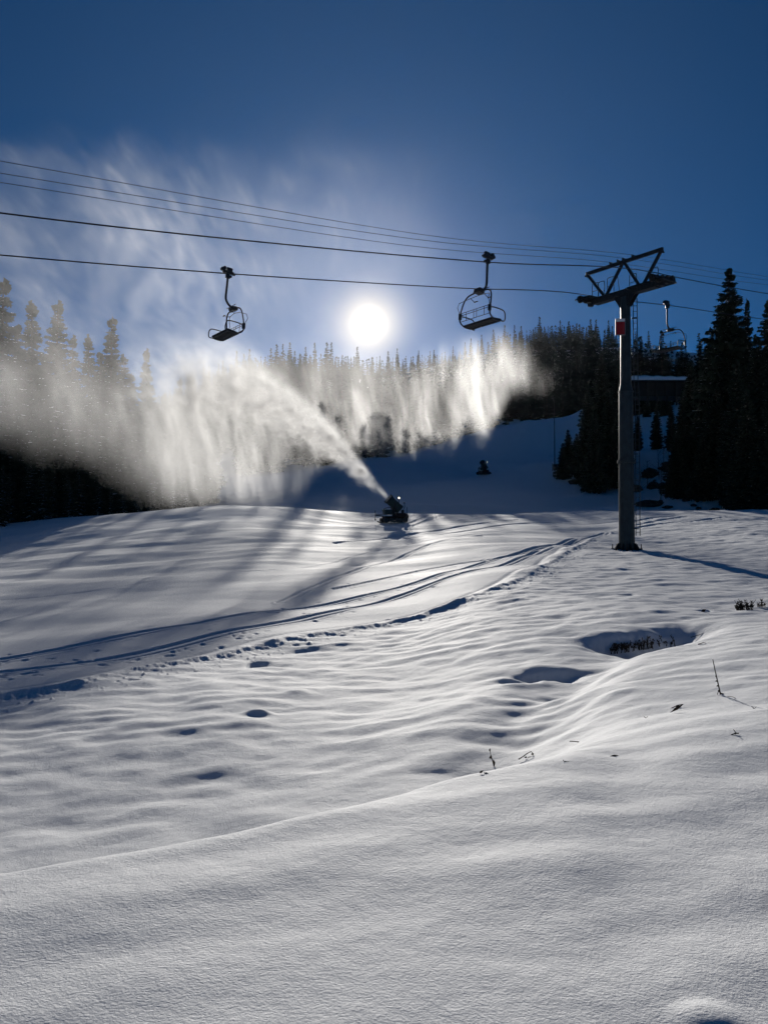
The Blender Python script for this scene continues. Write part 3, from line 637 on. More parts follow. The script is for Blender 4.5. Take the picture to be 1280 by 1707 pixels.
# ------------------------------------------------------------------ firs
def fir(name, h, wr, whorls, nb, tw, seed, frost=0.0, droop=.30, bare=.07, mats=('needle', 'frost'), gap=0.0, trunk=True, single=False):
    rn = np.random.RandomState(seed); V = []; Fc = []; Mi = []
    def quad(a, b, c, d, mi):
        o = len(V); V.extend((a, b, c, d)); Fc.append((o, o + 1, o + 2, o + 3)); Mi.append(mi)
    lean = rn.uniform(-.012, .012, 2) * h
    for wi in range(whorls):
        t = wi / (whorls - 1); t = t ** .92; z = h * (bare + (0.985 - bare) * t); L0 = wr * h * (1 - t) ** .80 * (1 if t > .12 else .75 + 2 * t) + .012 * h
        a0 = rn.uniform(0, 6.28)
        for b in range(nb):
            if rn.rand() < gap: continue
            az = a0 + 6.283 * b / nb + rn.uniform(-.35, .35); L = L0 * rn.uniform(.62, 1.15)
            zz = z + rn.uniform(-.4, .4) * h / whorls; dr = droop * rn.uniform(.6, 1.3) * (1.15 - t * .9)
            dx, dy = math.cos(az), math.sin(az); sx, sy = -dy, dx
            def P(s, w=0.0, dz=0.0):
                zd = zz - dr * L * (max(s, 0) ** 1.2) + (.35 * dr * L * max(0, s - .6) / .4) + .10 * L * s * t
                return (dx * L * s + sx * w + lean[0] * t * t, dy * L * s + sy * w + lean[1] * t * t, zd + dz)
            k = tw if L > .25 * wr * h else max(2, tw // 2)
            for i in range(k):
                s = .08 + .92 * (i + rn.uniform(-.3, .3)) / k; s = min(max(s, .03), .97); wl = (.30 * (1 - s) + .10) * L * rn.uniform(.7, 1.25) + .006 * h; ds = .9 / k
                for sg in (-1, 1):
                    hang = -rn.uniform(.25, .75) * wl
                    quad(P(s - ds * .3), P(s + ds * .45), P(min(1.05, s + ds * 1.3), sg * wl, hang), P(min(1, s + ds * .55), sg * wl * .75, hang * 1.35), 0)
                hg = -rn.uniform(.5, 1.0) * (.035 * h * (1 - t) + .012 * h)
                quad(P(s - ds * .5), P(s + ds * .6), P(s + ds * .5, 0, hg), P(s - ds * .1, 0, hg * 1.15), 0)
                if rn.rand() < frost * (1.15 - t * .3):
                    ww = wl * .55; quad(P(s - ds * .4, -ww * .3, .012 * L + .01), P(s + ds * .5, -ww * .5, .01 * L), P(s + ds * .8, ww * .5, .01 * L), P(s - ds * .1, ww * .5, .012 * L + .01), 1)
    # leader
    for k in range(10):
        az = rn.uniform(0, 6.28); z = h * rn.uniform(.95, 1.0); l = (h * 1.01 - z) * .4 + .012 * h
        quad((lean[0], lean[1], z), (lean[0], lean[1], z + .02 * h), (lean[0] + math.cos(az) * l, lean[1] + math.sin(az) * l, z + .012 * h), (lean[0] + math.cos(az) * l * .7, lean[1] + math.sin(az) * l * .7, z - .008 * h), 0)
    me = D.meshes.new(name + '_crown'); me.from_pydata(V, [], Fc)
    for q in mats: me.materials.append(M[q])
    me.polygons.foreach_set('material_index', Mi); me.update()
    tm = MB(); tm.tube([(0, 0, -.06 * h), (0, 0, .02 * h), (lean[0] * .3, lean[1] * .3, .55 * h), (lean[0], lean[1], 1.0 * h)], [.020 * h, .0155 * h, .009 * h, .0015 * h], 7)
    # a few bare branch stubs low down
    for k in range(14):
        az = rn.uniform(0, 6.28); z = h * rn.uniform(.02, .9); l = wr * h * (1 - z / h) * .6; tm.tube([(0, 0, z), (math.cos(az) * l, math.sin(az) * l, z - .12 * l)], [.0035 * h * (1.1 - z / h), .001 * h], 4, cap=False)
    return me, tm
def tree_meshes(name, **k):
    me, tm = fir(name, **k); t = D.meshes.new(name + '_trunk'); t.from_pydata(tm.v, [], tm.f); t.materials.append(M['bark']); t.update()
    return me, t
def joined(name, **k):
    me, tm = fir(name, **k); b = len(me.vertices); V = [tuple(v.co) for v in me.vertices] + tm.v
    Fs = [tuple(p.vertices) for p in me.polygons] + [tuple(b + i for i in f) for f in tm.f]; Mi = [p.material_index for p in me.polygons] + [len(me.materials)] * len(tm.f)
    j = D.meshes.new(name); j.from_pydata(V, [], Fs)
    for q in me.materials: j.materials.append(q)
    j.materials.append(M['bark']); j.polygons.foreach_set('material_index', Mi); j.update(); D.meshes.remove(me); return j
def place(meshes, x, y, h, ref, rz, name, label, cat='fir tree', group=None, z=None, sxy=1.0):
    z = gz(x, y) - .1 if z is None else z
    if isinstance(meshes, tuple):
        r = empty(name, (x, y, z), rz, label, cat, group); s = h / ref; r.scale = (s * sxy, s * sxy, s)
        for mm, nm in zip(meshes, ('crown', 'trunk')):
            o = D.objects.new(nm, mm); col.objects.link(o); o.parent = r
    else:
        r = D.objects.new(name, meshes); col.objects.link(r); r.location = (x, y, z); r.rotation_euler = (0, 0, rz); s = h / ref; r.scale = (s * sxy, s * sxy, s); tag(r, label, cat, group)
    return r
BIG = [tree_meshes('big_fir', h=20, wr=w_, whorls=wn, nb=nb_, tw=11, seed=sd, frost=fr, droop=dp, gap=.08) for w_, wn, nb_, sd, fr, dp in ((.165, 36, 8, 1, .16, .35), (.150, 34, 8, 2, .18, .42), (.185, 32, 8, 3, .16, .30), (.14, 38, 7, 4, .2, .38))]
DARK = [tree_meshes('dark_fir', h=20, wr=w_, whorls=wn, nb=nb_, tw=12, seed=sd, frost=.24, droop=.12, gap=.05) for w_, wn, nb_, sd in ((.225, 34, 9, 11), (.19, 32, 8, 12), (.17, 34, 8, 13))]
SMALL = [tree_meshes('small_fir', h=5, wr=.26, whorls=16, nb=8, tw=7, seed=sd, frost=.75, droop=.35, bare=.03) for sd in (21, 22)]
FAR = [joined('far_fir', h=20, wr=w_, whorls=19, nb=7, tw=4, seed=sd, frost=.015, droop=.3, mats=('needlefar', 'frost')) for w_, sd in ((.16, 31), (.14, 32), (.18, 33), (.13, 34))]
rt = random.Random(8)
def top_h(px, py, x, y):    # height of a tree at (x, y) whose tip reaches picture height py
    return at(px, py, y).z - gz(x, y)
def by_px(meshes, px, py, Y, name, label, group=None, ref=20, sxy=1.0):
    x = at(px, py, Y).x; h = top_h(px, py, x, Y); return place(meshes, x, Y, h, ref, rt.uniform(0, 6), name, label, 'fir tree', group, None, sxy)
left = [(2,468,78,1.2,'tallest grey fir at the left edge of the photo'),(53,503,80,.95,'second fir from the left edge, pointed and slender'),(93,503,79,1.1,'broad dense fir, third from the left edge'),
 (30,545,86,1.0,'lower fir filling the gap between the two leftmost firs'),(122,562,82,.95,'narrow fir just right of the third left fir'),(150,560,86,.9,'thin fir left of the pale pointed fir'),
 (184,528,88,1.0,'pale sharply pointed fir veiled by drifting spray'),(168,590,83,1.0,'shorter fir in front of the pale pointed fir'),(208,592,92,1.0,'shorter fir just right of the pale pointed fir'),
 (245,583,96,.85,'lone open-branched fir with sky on both sides'),(222,622,98,1.0,'low fir left of the lone open-branched fir'),(275,655,104,1.0,'low fir right of the lone open-branched fir'),
 (298,632,108,1.0,'fir where the left group steps down to the dense spray'),(318,628,114,1.0,'small-topped fir at the left border of the dense spray'),(345,622,116,1.0,'fir hidden in the bright spray, left of the lower chair'),
 (75,600,90,1.1,'fir in the second row behind the three left firs'),(-28,500,82,1.1,'fir cut by the left edge of the photo'),(15,640,76,1.2,'broad lower fir at the left edge'),(130,640,78,1.1,'broad low fir below the narrow firs'),(200,660,82,1.1,'broad low fir under the pale pointed fir'),(255,690,88,1.1,'broad low fir at the foot of the lone fir'),(300,700,96,1.1,'broad low fir behind the streaks of falling snow'),(65,660,74,1.1,'broad low fir between the left edge and the third fir')]
for i, (px, py, Y, sx, lb) in enumerate(left): by_px(BIG[(i * 3 + 1) % 4], px, py, Y, 'fir_tree', lb, 'firs along the left edge of the piste', 20, sx)
for i in range(26):
    px = -10 + i * 13 + rt.uniform(-6, 6); Y = 66 + px * .05 + rt.uniform(0, 5); x = at(px, 800, Y).x; h = rt.uniform(3.2, 6.5) * (1 - px / 900)
    place(SMALL[i % 2], x, Y, h, 5, rt.uniform(0, 6), 'young_fir', 'snow-dusted young fir in the dark row at the foot of the left forest', 'fir tree', 'young firs in front of the left forest')
right = [(1211,453,84,0,1.0,'tallest dark spruce on the right, spiky against the sky'),(1243,500,88,1,.55,'thin ragged spruce leaning on the tallest right spruce'),(1279,503,80,1,1.0,'dark spruce cut by the right edge of the photo'),
 (1262,560,76,2,1.1,'shorter spruce between the tallest and the right edge'),(1180,572,90,2,1.0,'spruce at the left foot of the tallest right spruce'),(1150,600,98,1,1.0,'dark spruce above the shelter'),(1228,600,74,2,1.0,'spruce in front of the tallest right spruce'),
 (1190,640,80,0,1.0,'low dark spruce right of the shelter'),(1245,650,68,1,1.1,'low snowy spruce by the right edge'),(1290,620,66,0,1.0,'nearest dark spruce outside the right edge'),(1135,655,94,2,.9,'small spruce at the right end of the shelter'),
 (1160,690,84,2,1.0,'small spruce on the bank below the shelter'),(1215,690,76,1,.9,'small spruce at the bank under the tallest one'),
 (1003,585,104,0,.9,'big dark spruce left of the lift tower'),(978,640,100,2,1.0,'dark spruce with low boughs, leftmost at the tower'),(1028,610,108,1,1.0,'dark spruce behind the lift tower column'),(1015,650,98,2,1.1,'lower dark spruce in front of the tower spruces'),(990,690,96,2,1.2,'lowest bushy spruce on the mound left of the tower')]
right += [(1062,688,116,2,1.0,'small spruce on the bank just right of the tower column'),(1093,672,112,1,.9,'small spruce below the middle of the shelter'),(1118,668,108,2,.9,'small spruce between shelter and right spruces'),(1146,662,100,1,1.0,'spruce right of the shelter end'),(1078,652,150,1,1.0,'dark spruce behind the shelter roof, left'),(1108,640,152,0,1.0,'dark spruce behind the shelter roof, right'),(1166,650,92,2,1.0,'dark spruce at the foot of the tall spruces')]
for px, py, Y, k, sx, lb in right: by_px(DARK[k], px, py, Y, 'spruce_tree', lb, 'dark spruces on the right bank', 20, sx)
for px, py, Y, lb in ((947,716,106,'tiny fir on the mound left of the tower spruces'),(938,738,104,'tiniest fir beside the snow lance'),(960,722,105,'tiny fir just left of the tower spruces'),(1128,724,82,'tiny fir left on the right bank'),(1137,712,84,'tiny fir under the shelter'),(1172,722,78,'tiny fir in the middle of the right bank'),(1235,738,72,'tiny snowy fir at the foot of the right spruces')):
    x = at(px, py, Y).x; place(DARK[2], x, Y, max(1.2, top_h(px, py, x, Y)), 20, rt.uniform(0, 6), 'young_fir', lb, 'fir tree', 'small firs on the right bank', None, 1.6)
# the far forest: ridge line first, then rows down the slope
RTOP = ([-60,100,250,300,350,385,410,460,520,580,640,700,760,800,850,890,930,960,1000,1050,1080,1120,1160,1200,1280,1340],[720,690,660,640,617,602,592,584,584,588,590,587,579,566,551,540,536,533,540,556,566,578,584,582,571,571])
nfar = 0
rows = [(470, 8.8, 1, 1), (168, 30, 1, 1), (195, 26, 1, 1), (228, 24, 1, 1), (270, 22, 1, 1)]
for Y, step, pr, hf in rows:
    px = 262 if Y > 300 else 400
    while px < 1300:
        px += step * rt.uniform(.55, 1.45); y = Y + rt.uniform(-9, 9)
        if Y > 400: y = Y + rt.uniform(-5, 5)
        x = (px - 640) / F * y
        if Y == 470:
            tp = np.interp(px, *RTOP) + rt.choice((-12, -5, 0, 6, 13, 22)) + rt.uniform(-3, 3); h = at(px, tp, y).z - gz(x, y)
        else:
            h = rt.uniform(13, 20)
            if .5 < x < 45: h = min(h, max(6.0, .2717 * (y - 50) + CZ - gz(x, y) + rt.uniform(-2, 1.5)))
        h = min(max(h, 6), 32)
        if nfar >= 224: break
        ridge = Y > 415
        place(FAR[rt.randrange(4)], x, y, h, 20, rt.uniform(0, 6), 'fir_tree', 'small dark fir on the skyline of the far forested ridge' if ridge else 'dark fir within the shaded forest on the far slope', 'fir tree', 'firs on the far ridge skyline' if ridge else 'firs on the far shaded slope', None, rt.uniform(.9, 1.15))
        nfar += 1
def mass():     # the rest of the far forest as one mass
    sv = []; sf = []
    for k in range(4):
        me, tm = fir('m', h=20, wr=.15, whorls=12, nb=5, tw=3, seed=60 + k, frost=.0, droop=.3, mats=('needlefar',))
        sv.append(np.array([tuple(v.co) for v in me.vertices])); sf.append(np.array([tuple(p.vertices) for p in me.polygons])); D.meshes.remove(me)
    V = []; Q = []; o = 0; r = np.random.RandomState(4); cnt = 0
    while cnt < 3000:
        y = r.uniform(162, 466); px = r.uniform(-150, 1430); x = (px - 640) / F * y
        if y < 300 and px < 250: continue
        if y < 215 and px < 400: continue
        k = r.randint(4); s = r.uniform(.6, .95); zb_ = float(basez(np.array([x]), np.array([y]))[0]) - CZ; s = min(s, max(5.0, .2717 * (y - 50) - zb_ - r.uniform(0, 3)) / 20) if .5 < x < 45 and y < 400 else s; zt_ = zb_ + 20 * s
        if 875 - F * zt_ / y < np.interp(px, *RTOP) + 3: cnt += .2; continue
        a = r.uniform(0, 6.28); v = sv[k] * s; c, q = math.cos(a), math.sin(a)
        X = v[:, 0] * c - v[:, 1] * q + x; Y = v[:, 0] * q + v[:, 1] * c + y; zg = float(basez(np.array([x]), np.array([y]))[0]) - .3
        V.append(np.stack([X, Y, v[:, 2] + zg], -1)); Q.append(sf[k] + o); o += len(v); cnt += 1
    V = np.concatenate(V); Q = np.concatenate(Q)
    me = D.meshes.new('far_forest'); me.vertices.add(len(V)); me.vertices.foreach_set('co', V.ravel()); me.loops.add(Q.size); me.loops.foreach_set('vertex_index', Q.ravel().astype(np.int32))
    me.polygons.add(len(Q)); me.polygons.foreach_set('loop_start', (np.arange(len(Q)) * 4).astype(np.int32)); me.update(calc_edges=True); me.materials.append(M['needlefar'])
    ob = D.objects.new('far_forest', me); col.objects.link(ob); tag(ob, 'dense mass of dark firs filling the far shaded mountainside', 'forest', None, 'stuff')
mass()

# ------------------------------------------------------------------ rocks on the banks
def rock(px, py, w_, h_, label, seed, Y=None, sy=.8):
    p = ground_hit(px, py) if Y is None else at(px, py, Y); rn = random.Random(seed); m = MB(); vs = []; fs = []; nu, nv_ = 14, 8
    for j in range(nv_ + 1):
        for i in range(nu):
            th = math.pi * j / nv_; ph = math.tau * i / nu; k = 1 + rn.uniform(-.22, .22)
            vs.append((math.sin(th) * math.cos(ph) * w_ / 2 * k, math.sin(th) * math.sin(ph) * w_ / 2 * sy * k, math.cos(th) * h_ * .6 * k))
    for j in range(nv_):
        for i in range(nu): fs.append((j * nu + i, (j + 1) * nu + i, (j + 1) * nu + (i + 1) % nu, j * nu + (i + 1) % nu))
    m.add(vs, fs); o = m.build('rock', M['rock'], None, False, (p.x, p.y, gz(p.x, p.y) + h_ * .12)); o.rotation_euler = (0, 0, rn.uniform(-.3, .3)); tag(o, label, 'rock', 'rocks poking out of the shaded bank')
for i, (px, py, Y, w_, h_, lb) in enumerate(((1082,765,80,2.9,.7,'long flat dark rock just right of the tower column'),(1112,771,78,1.2,.35,'smaller flat rock beside the long one'),(1142,755,80,.9,.5,'rock below the small spruce on the bank'),(1155,762,77,.6,.3,'small rock low on the bank'),(1163,768,76,.6,.3,'small rock lowest on the bank'),(1060,712,95,1.5,1.0,'upright rock right of the tower, upper left one'),(1088,706,95,1.6,1.0,'upright rock right of the tower, upper right one'),(1108,708,94,2.2,.8,'broad rock under the shelter bank'),(1082,690,100,2.4,1.4,'rock under the lit snow edge'),(1118,690,100,3.2,1.4,'rock beneath the shelter posts'),(957,741,102,1.8,.7,'dark rock on the mound left of the tower spruces'),(1245,762,72,1.8,.5,'rock at the foot of the right spruces'),(1190,752,75,1.0,.4,'rock right of the bank middle'))): rock(px, py, w_, h_, lb, i, Y)
for i, (px, py) in enumerate(((985,824),(992,821),(998,825),(1006,822),(982,820),(1012,825),(1090,683),(1100,760))):
    rock(px, py, .5, .3, 'small dark lump of frozen earth in the shaded slope left of the tower' if i < 6 else ('small stone above the long flat rock' if i == 7 else 'small stone by the shelter'), 40 + i, 75 if i < 6 else (98 if i == 6 else 81))

# bare saplings on the bank
def sapling(px, py, Y, h, label, seed):
    p = at(px, py, Y); rn = random.Random(seed); m = MB(); z = gz(p.x, Y)
    m.tube([(0, 0, -.1), (rn.uniform(-.1, .1), 0, h * .5), (rn.uniform(-.2, .2), 0, h)], [.05, .035, .012], 5)
    for k in range(16):
        t = rn.uniform(.3, .95); a = rn.uniform(0, 6.28); l = (1 - t) * h * .35 + .3; m.tube([(0, 0, h * t), (math.cos(a) * l, math.sin(a) * l, h * t + l * .8)], [.015, .006], 4)
    o = m.build('bare_sapling', M['bark'], None, False, (p.x, Y, z)); tag(o, label, 'sapling', 'bare saplings below the shelter')
for i, (px, py, Y, h) in enumerate(((1100,745,82,4.5),(1066,735,86,4.2),(1112,700,96,5),(1122,690,98,5),(1097,692,98,4),(1105,680,102,4.5),(1130,690,98,5.5),(1140,688,97,5),(1210,745,75,4),(1187,735,78,3.5),(1078,700,96,3.5),(1118,675,105,5))):
    sapling(px, py, Y, h, ['thin bare sapling standing alone on the right bank','thin bare sapling just right of the tower ladder','bare sapling below the shelter, among posts'][min(i, 2)], i)

# ------------------------------------------------------------------ dry plants poking through the near snow
def stalk(name, px, py, build, label, cat, group=None):
    p = ground_hit(px, py, height); m = MB(); build(m, p.y / F); o = m.build(name, M['stem'], None, False, (p.x, p.y, p.z)); return tag(o, label, cat, group)
def poly(m, s, pts, r0, r1=None, n=5):
    P = [Vector((a * s, (d if len(q) else 0) * s, b * s)) for a, b, d, *q in [(p[0], p[1], (p[2] if len(p) > 2 else 0), 1) for p in pts]]
    k = len(P); m.tube(P, [(r0 + ((r1 if r1 is not None else r0) - r0) * i / (k - 1)) * s for i in range(k)], n)
def leafy(m, s, x, z, l, w_, a):
    c, q = math.cos(a), math.sin(a); t = .25 * w_
    vs = [(x, -t, z), (x + c * l * .5 - q * w_, 0, z + q * l * .5 + c * w_), (x + c * l, t, z + q * l), (x + c * l * .5 + q * w_, 0, z + q * l * .5 - c * w_), (x + c * l * .5, t * 2.5, z + q * l * .5), (x + c * l * .5, -t * 2.5, z + q * l * .5)]
    m.add([tuple(v * s for v in p) for p in vs], [(0, 1, 5), (1, 2, 5), (2, 3, 5), (3, 0, 5), (1, 0, 4), (2, 1, 4), (3, 2, 4), (0, 3, 4)])
def b_tall(m, s):
    poly(m, s, [(0, -6), (0, 2), (-4, 20), (-8, 38), (-12, 58)], 1.3, .7, 6); poly(m, s, [(0, 1), (-3, 6), (-5, 0)], .7); poly(m, s, [(0, 2), (5, 1), (10, -2)], 1.2, .5)
    for k in range(7): leafy(m, s, -1 - k * .9, 4 + k * 4, 4, 1.1, 1.9 + (k % 2) * 2.2)
stalk('dry_plant', 1200, 1158, b_tall, 'tall upright dry stem in the snow near the right edge', 'dry plant')
def b_vine(m, s): poly(m, s, [(-14, 3), (-6, 2), (2, -1), (8, -3), (18, -2), (26, -5)], .5, .3)
stalk('dry_twig', 1226, 1164, b_vine, 'thin curved twig lying right of the tall dry stem', 'twig')
def b_dock(m, s):
    poly(m, s, [(3, -4), (0, 8), (-3, 18), (-5, 28)], 1.0, .5); leafy(m, s, -5, 24, 6, 1.6, 1.5); leafy(m, s, -3, 20, 9, 2.0, -1.6); leafy(m, s, 1, 12, 12, 2.4, -1.4); leafy(m, s, -2, 17, 6, 1.3, -2.4)
stalk('dry_plant', 821, 1278, b_dock, 'dry stem with hanging withered leaves at the edge of the gully', 'dry plant')
def b_leaf(m, s): leafy(m, s, -8, 1, 9, 2.2, .5); leafy(m, s, -2, 2, 12, 1.4, -.15)
stalk('dry_leaf', 806, 1290, b_leaf, 'curled dry leaf below the stem with withered leaves', 'leaf')
def b_bent(m, s):
    poly(m, s, [(-13, -1), (-5, 4), (2, 9), (8, 12), (12, 8), (10, 4), (2, 2)], .9, .5); leafy(m, s, -4, 3, 6, 1.8, -.2); leafy(m, s, 8, 6, 5, 1.6, .8)
stalk('dry_twig', 877, 1265, b_bent, 'bent looped twig resting on the rim of the gully', 'twig')
def b_stick(m, s): poly(m, s, [(-13, 2.2), (0, 1.3), (13, 0.4)], .75, .6)
stalk('dry_twig', 962, 1238, b_stick, 'short straight stick lying flat on the smooth snow', 'twig')
def b_sliver(m, s): leafy(m, s, -15, 0, 28, 2.7, .55)
stalk('dry_leaf', 1131, 1188, b_sliver, 'large dark curled leaf stuck in the snow left of the tall stem', 'leaf')
def b_bird(m, s): poly(m, s, [(-10, -2), (0, 3), (9, 5)], .7, .5); leafy(m, s, -4, 1, 9, 1.8, .2)
stalk('dry_twig', 1128, 1179, b_bird, 'small crooked twig just above the large curled leaf', 'twig')
def b_star(m, s): poly(m, s, [(-2, 9), (2, 3), (6, 2)], .6, .9); poly(m, s, [(-6, 0), (0, 2), (7, 3)], 1.0, .5); leafy(m, s, -4, 1, 10, 1.6, .2)
stalk('dry_twig', 1224, 1225, b_star, 'star-shaped twig poking up near the right edge', 'twig')
stalk('dry_twig', 1256, 1181, lambda m, s: (poly(m, s, [(-4, 3), (1, 0), (4, 3)], .6, .4), poly(m, s, [(0, 1), (-3, -3)], .5)), 'tiny forked twig right of the tall dry stem', 'twig')
stalk('dry_leaf', 1023, 1261, lambda m, s: leafy(m, s, -9, 0, 18, 1.9, .1), 'flat dark leaf on the smooth near snow', 'leaf')
stalk('dry_twig', 940, 1270, lambda m, s: (poly(m, s, [(-2, 3), (0, 0), (8, 0)], .6, .3), leafy(m, s, -1, 0, 5, 1, .1)), 'tiny twig left of the flat dark leaf', 'twig')
stalk('dry_twig', 1076, 1197, lambda m, s: (poly(m, s, [(-3, 2), (1, 0), (3, 3)], .6, .3)), 'tiny hooked twig left of the large curled leaf', 'twig')
stalk('dry_twig', 1172, 1020, lambda m, s: (leafy(m, s, -5, -1, 11, 3, .5)), 'dark leaf in the small hollow above the lone twigs', 'leaf')
stalk('dry_twig', 1165, 1060, lambda m, s: poly(m, s, [(-14, -3), (-4, 0), (10, 5)], .6, .3), 'thin twig half buried right of the dark hollow', 'twig')
stalk('dry_twig', 1172, 1073, lambda m, s: (poly(m, s, [(-9, -1), (0, 2), (4, 1)], .8, .3)), 'short bent twig below the half buried one', 'twig')
def bushb(w_, h_, nst, seed, arch=False):
    def f(m, s):
        rn = random.Random(seed)
        for k in range(nst):
            x = rn.uniform(-w_, w_); hh = h_ * rn.uniform(.2, 1) ** 1.6 + 2; d = rn.uniform(-6, 6); z0 = x * .12 if w_ > 20 else 0
            tip = x + rn.uniform(-.5, .5) * hh; poly(m, s, [(x, z0 - 3, d), (x + (tip - x) * .4, z0 + hh * .5, d), (tip, z0 + hh, d + rn.uniform(-3, 3))], .75, .3, 4)
            for q in range(3):
                t = rn.uniform(.3, .9); bx = x + (tip - x) * t; l = rn.uniform(2, 5); a = rn.uniform(.2, 2.9); poly(m, s, [(bx, z0 + hh * t, d), (bx + math.cos(a) * l, z0 + hh * t + math.sin(a) * l, d)], .5, .25, 4)
                if rn.random() < .7: leafy(m, s, bx, z0 + hh * t, rn.uniform(2.5, 4.5), rn.uniform(.6, 1.2), a)
        if arch:
            for k in range(12):
                a = -36 + k * 1.2; poly(m, s, [(a, -3 + rn.uniform(-1, 1), rn.uniform(-4, 4)), (a + rn.uniform(2, 5), 6 + rn.uniform(-2, 4)), (a + 12 + rn.uniform(-3, 3), 7 + rn.uniform(-2, 3)), (a + 18 + rn.uniform(-3, 3), -2)], .6, .4, 4)
    return f
stalk('dry_bush', 1052, 1083, bushb(36, 14, 50, 1, True), 'low tangle of dry brown stems in front of the dark hollow', 'bush')
stalk('dry_plant', 1080, 1077, lambda m, s: (poly(m, s, [(-2, -3), (-1, 10), (1, 14), (4, 14)], 1.2, .8), poly(m, s, [(-1, 10), (-2, 16)], .6)), 'hooked dark stem at the right end of the low tangle', 'dry plant')
stalk('dry_bush', 1110, 1075, bushb(14, 14, 9, 2), 'sparse dry stems right of the low tangle', 'bush')
stalk('dry_bush', 1240, 1017, bushb(13, 16, 44, 3), 'dark dry shrub with a thick crooked stem by the right edge', 'bush')
stalk('dry_bush', 1268, 1012, bushb(6, 13, 9, 4), 'small dry shrub rightmost at the photo edge', 'bush')
#PART3
# ------------------------------------------------------------------ snow spray and drifting crystals: real lit volumes
def perlin3(x, y, z, seed=0):
    xi, yi, zi = (np.floor(a).astype(np.int64) for a in (x, y, z)); xf = x - xi; yf = y - yi; zf = z - zi
    def g(a, b, c, dx, dy, dz):
        h = (a * 374761393 + b * 668265263 + c * 2147483647 + seed * 982451653) & 0xffffffff
        h = ((h ^ (h >> 13)) * 1274126177) & 0xffffffff; h = ((h ^ (h >> 15)) * 2246822519) & 0xffffffff; h ^= h >> 13
        return ((h & 255) / 127.5 - 1) * dx + (((h >> 8) & 255) / 127.5 - 1) * dy + (((h >> 16) & 255) / 127.5 - 1) * dz
    u, v, w_ = (a**3 * (a * (a * 6 - 15) + 10) for a in (xf, yf, zf)); r = 0
    for i, wx in ((0, 1 - u), (1, u)):
        for j, wy in ((0, 1 - v), (1, v)):
            for k, wz in ((0, 1 - w_), (1, w_)): r = r + wx * wy * wz * g(xi + i, yi + j, zi + k, xf - i, yf - j, zf - k)
    return r
def fbm3(x, y, z, seed, oct=3, gain=.55):
    r = 0; a = 1.0; f = 1.0
    for o in range(oct): r = r + a * perlin3(x * f, y * f, z * f, seed + o); a *= gain; f *= 2.03
    return r
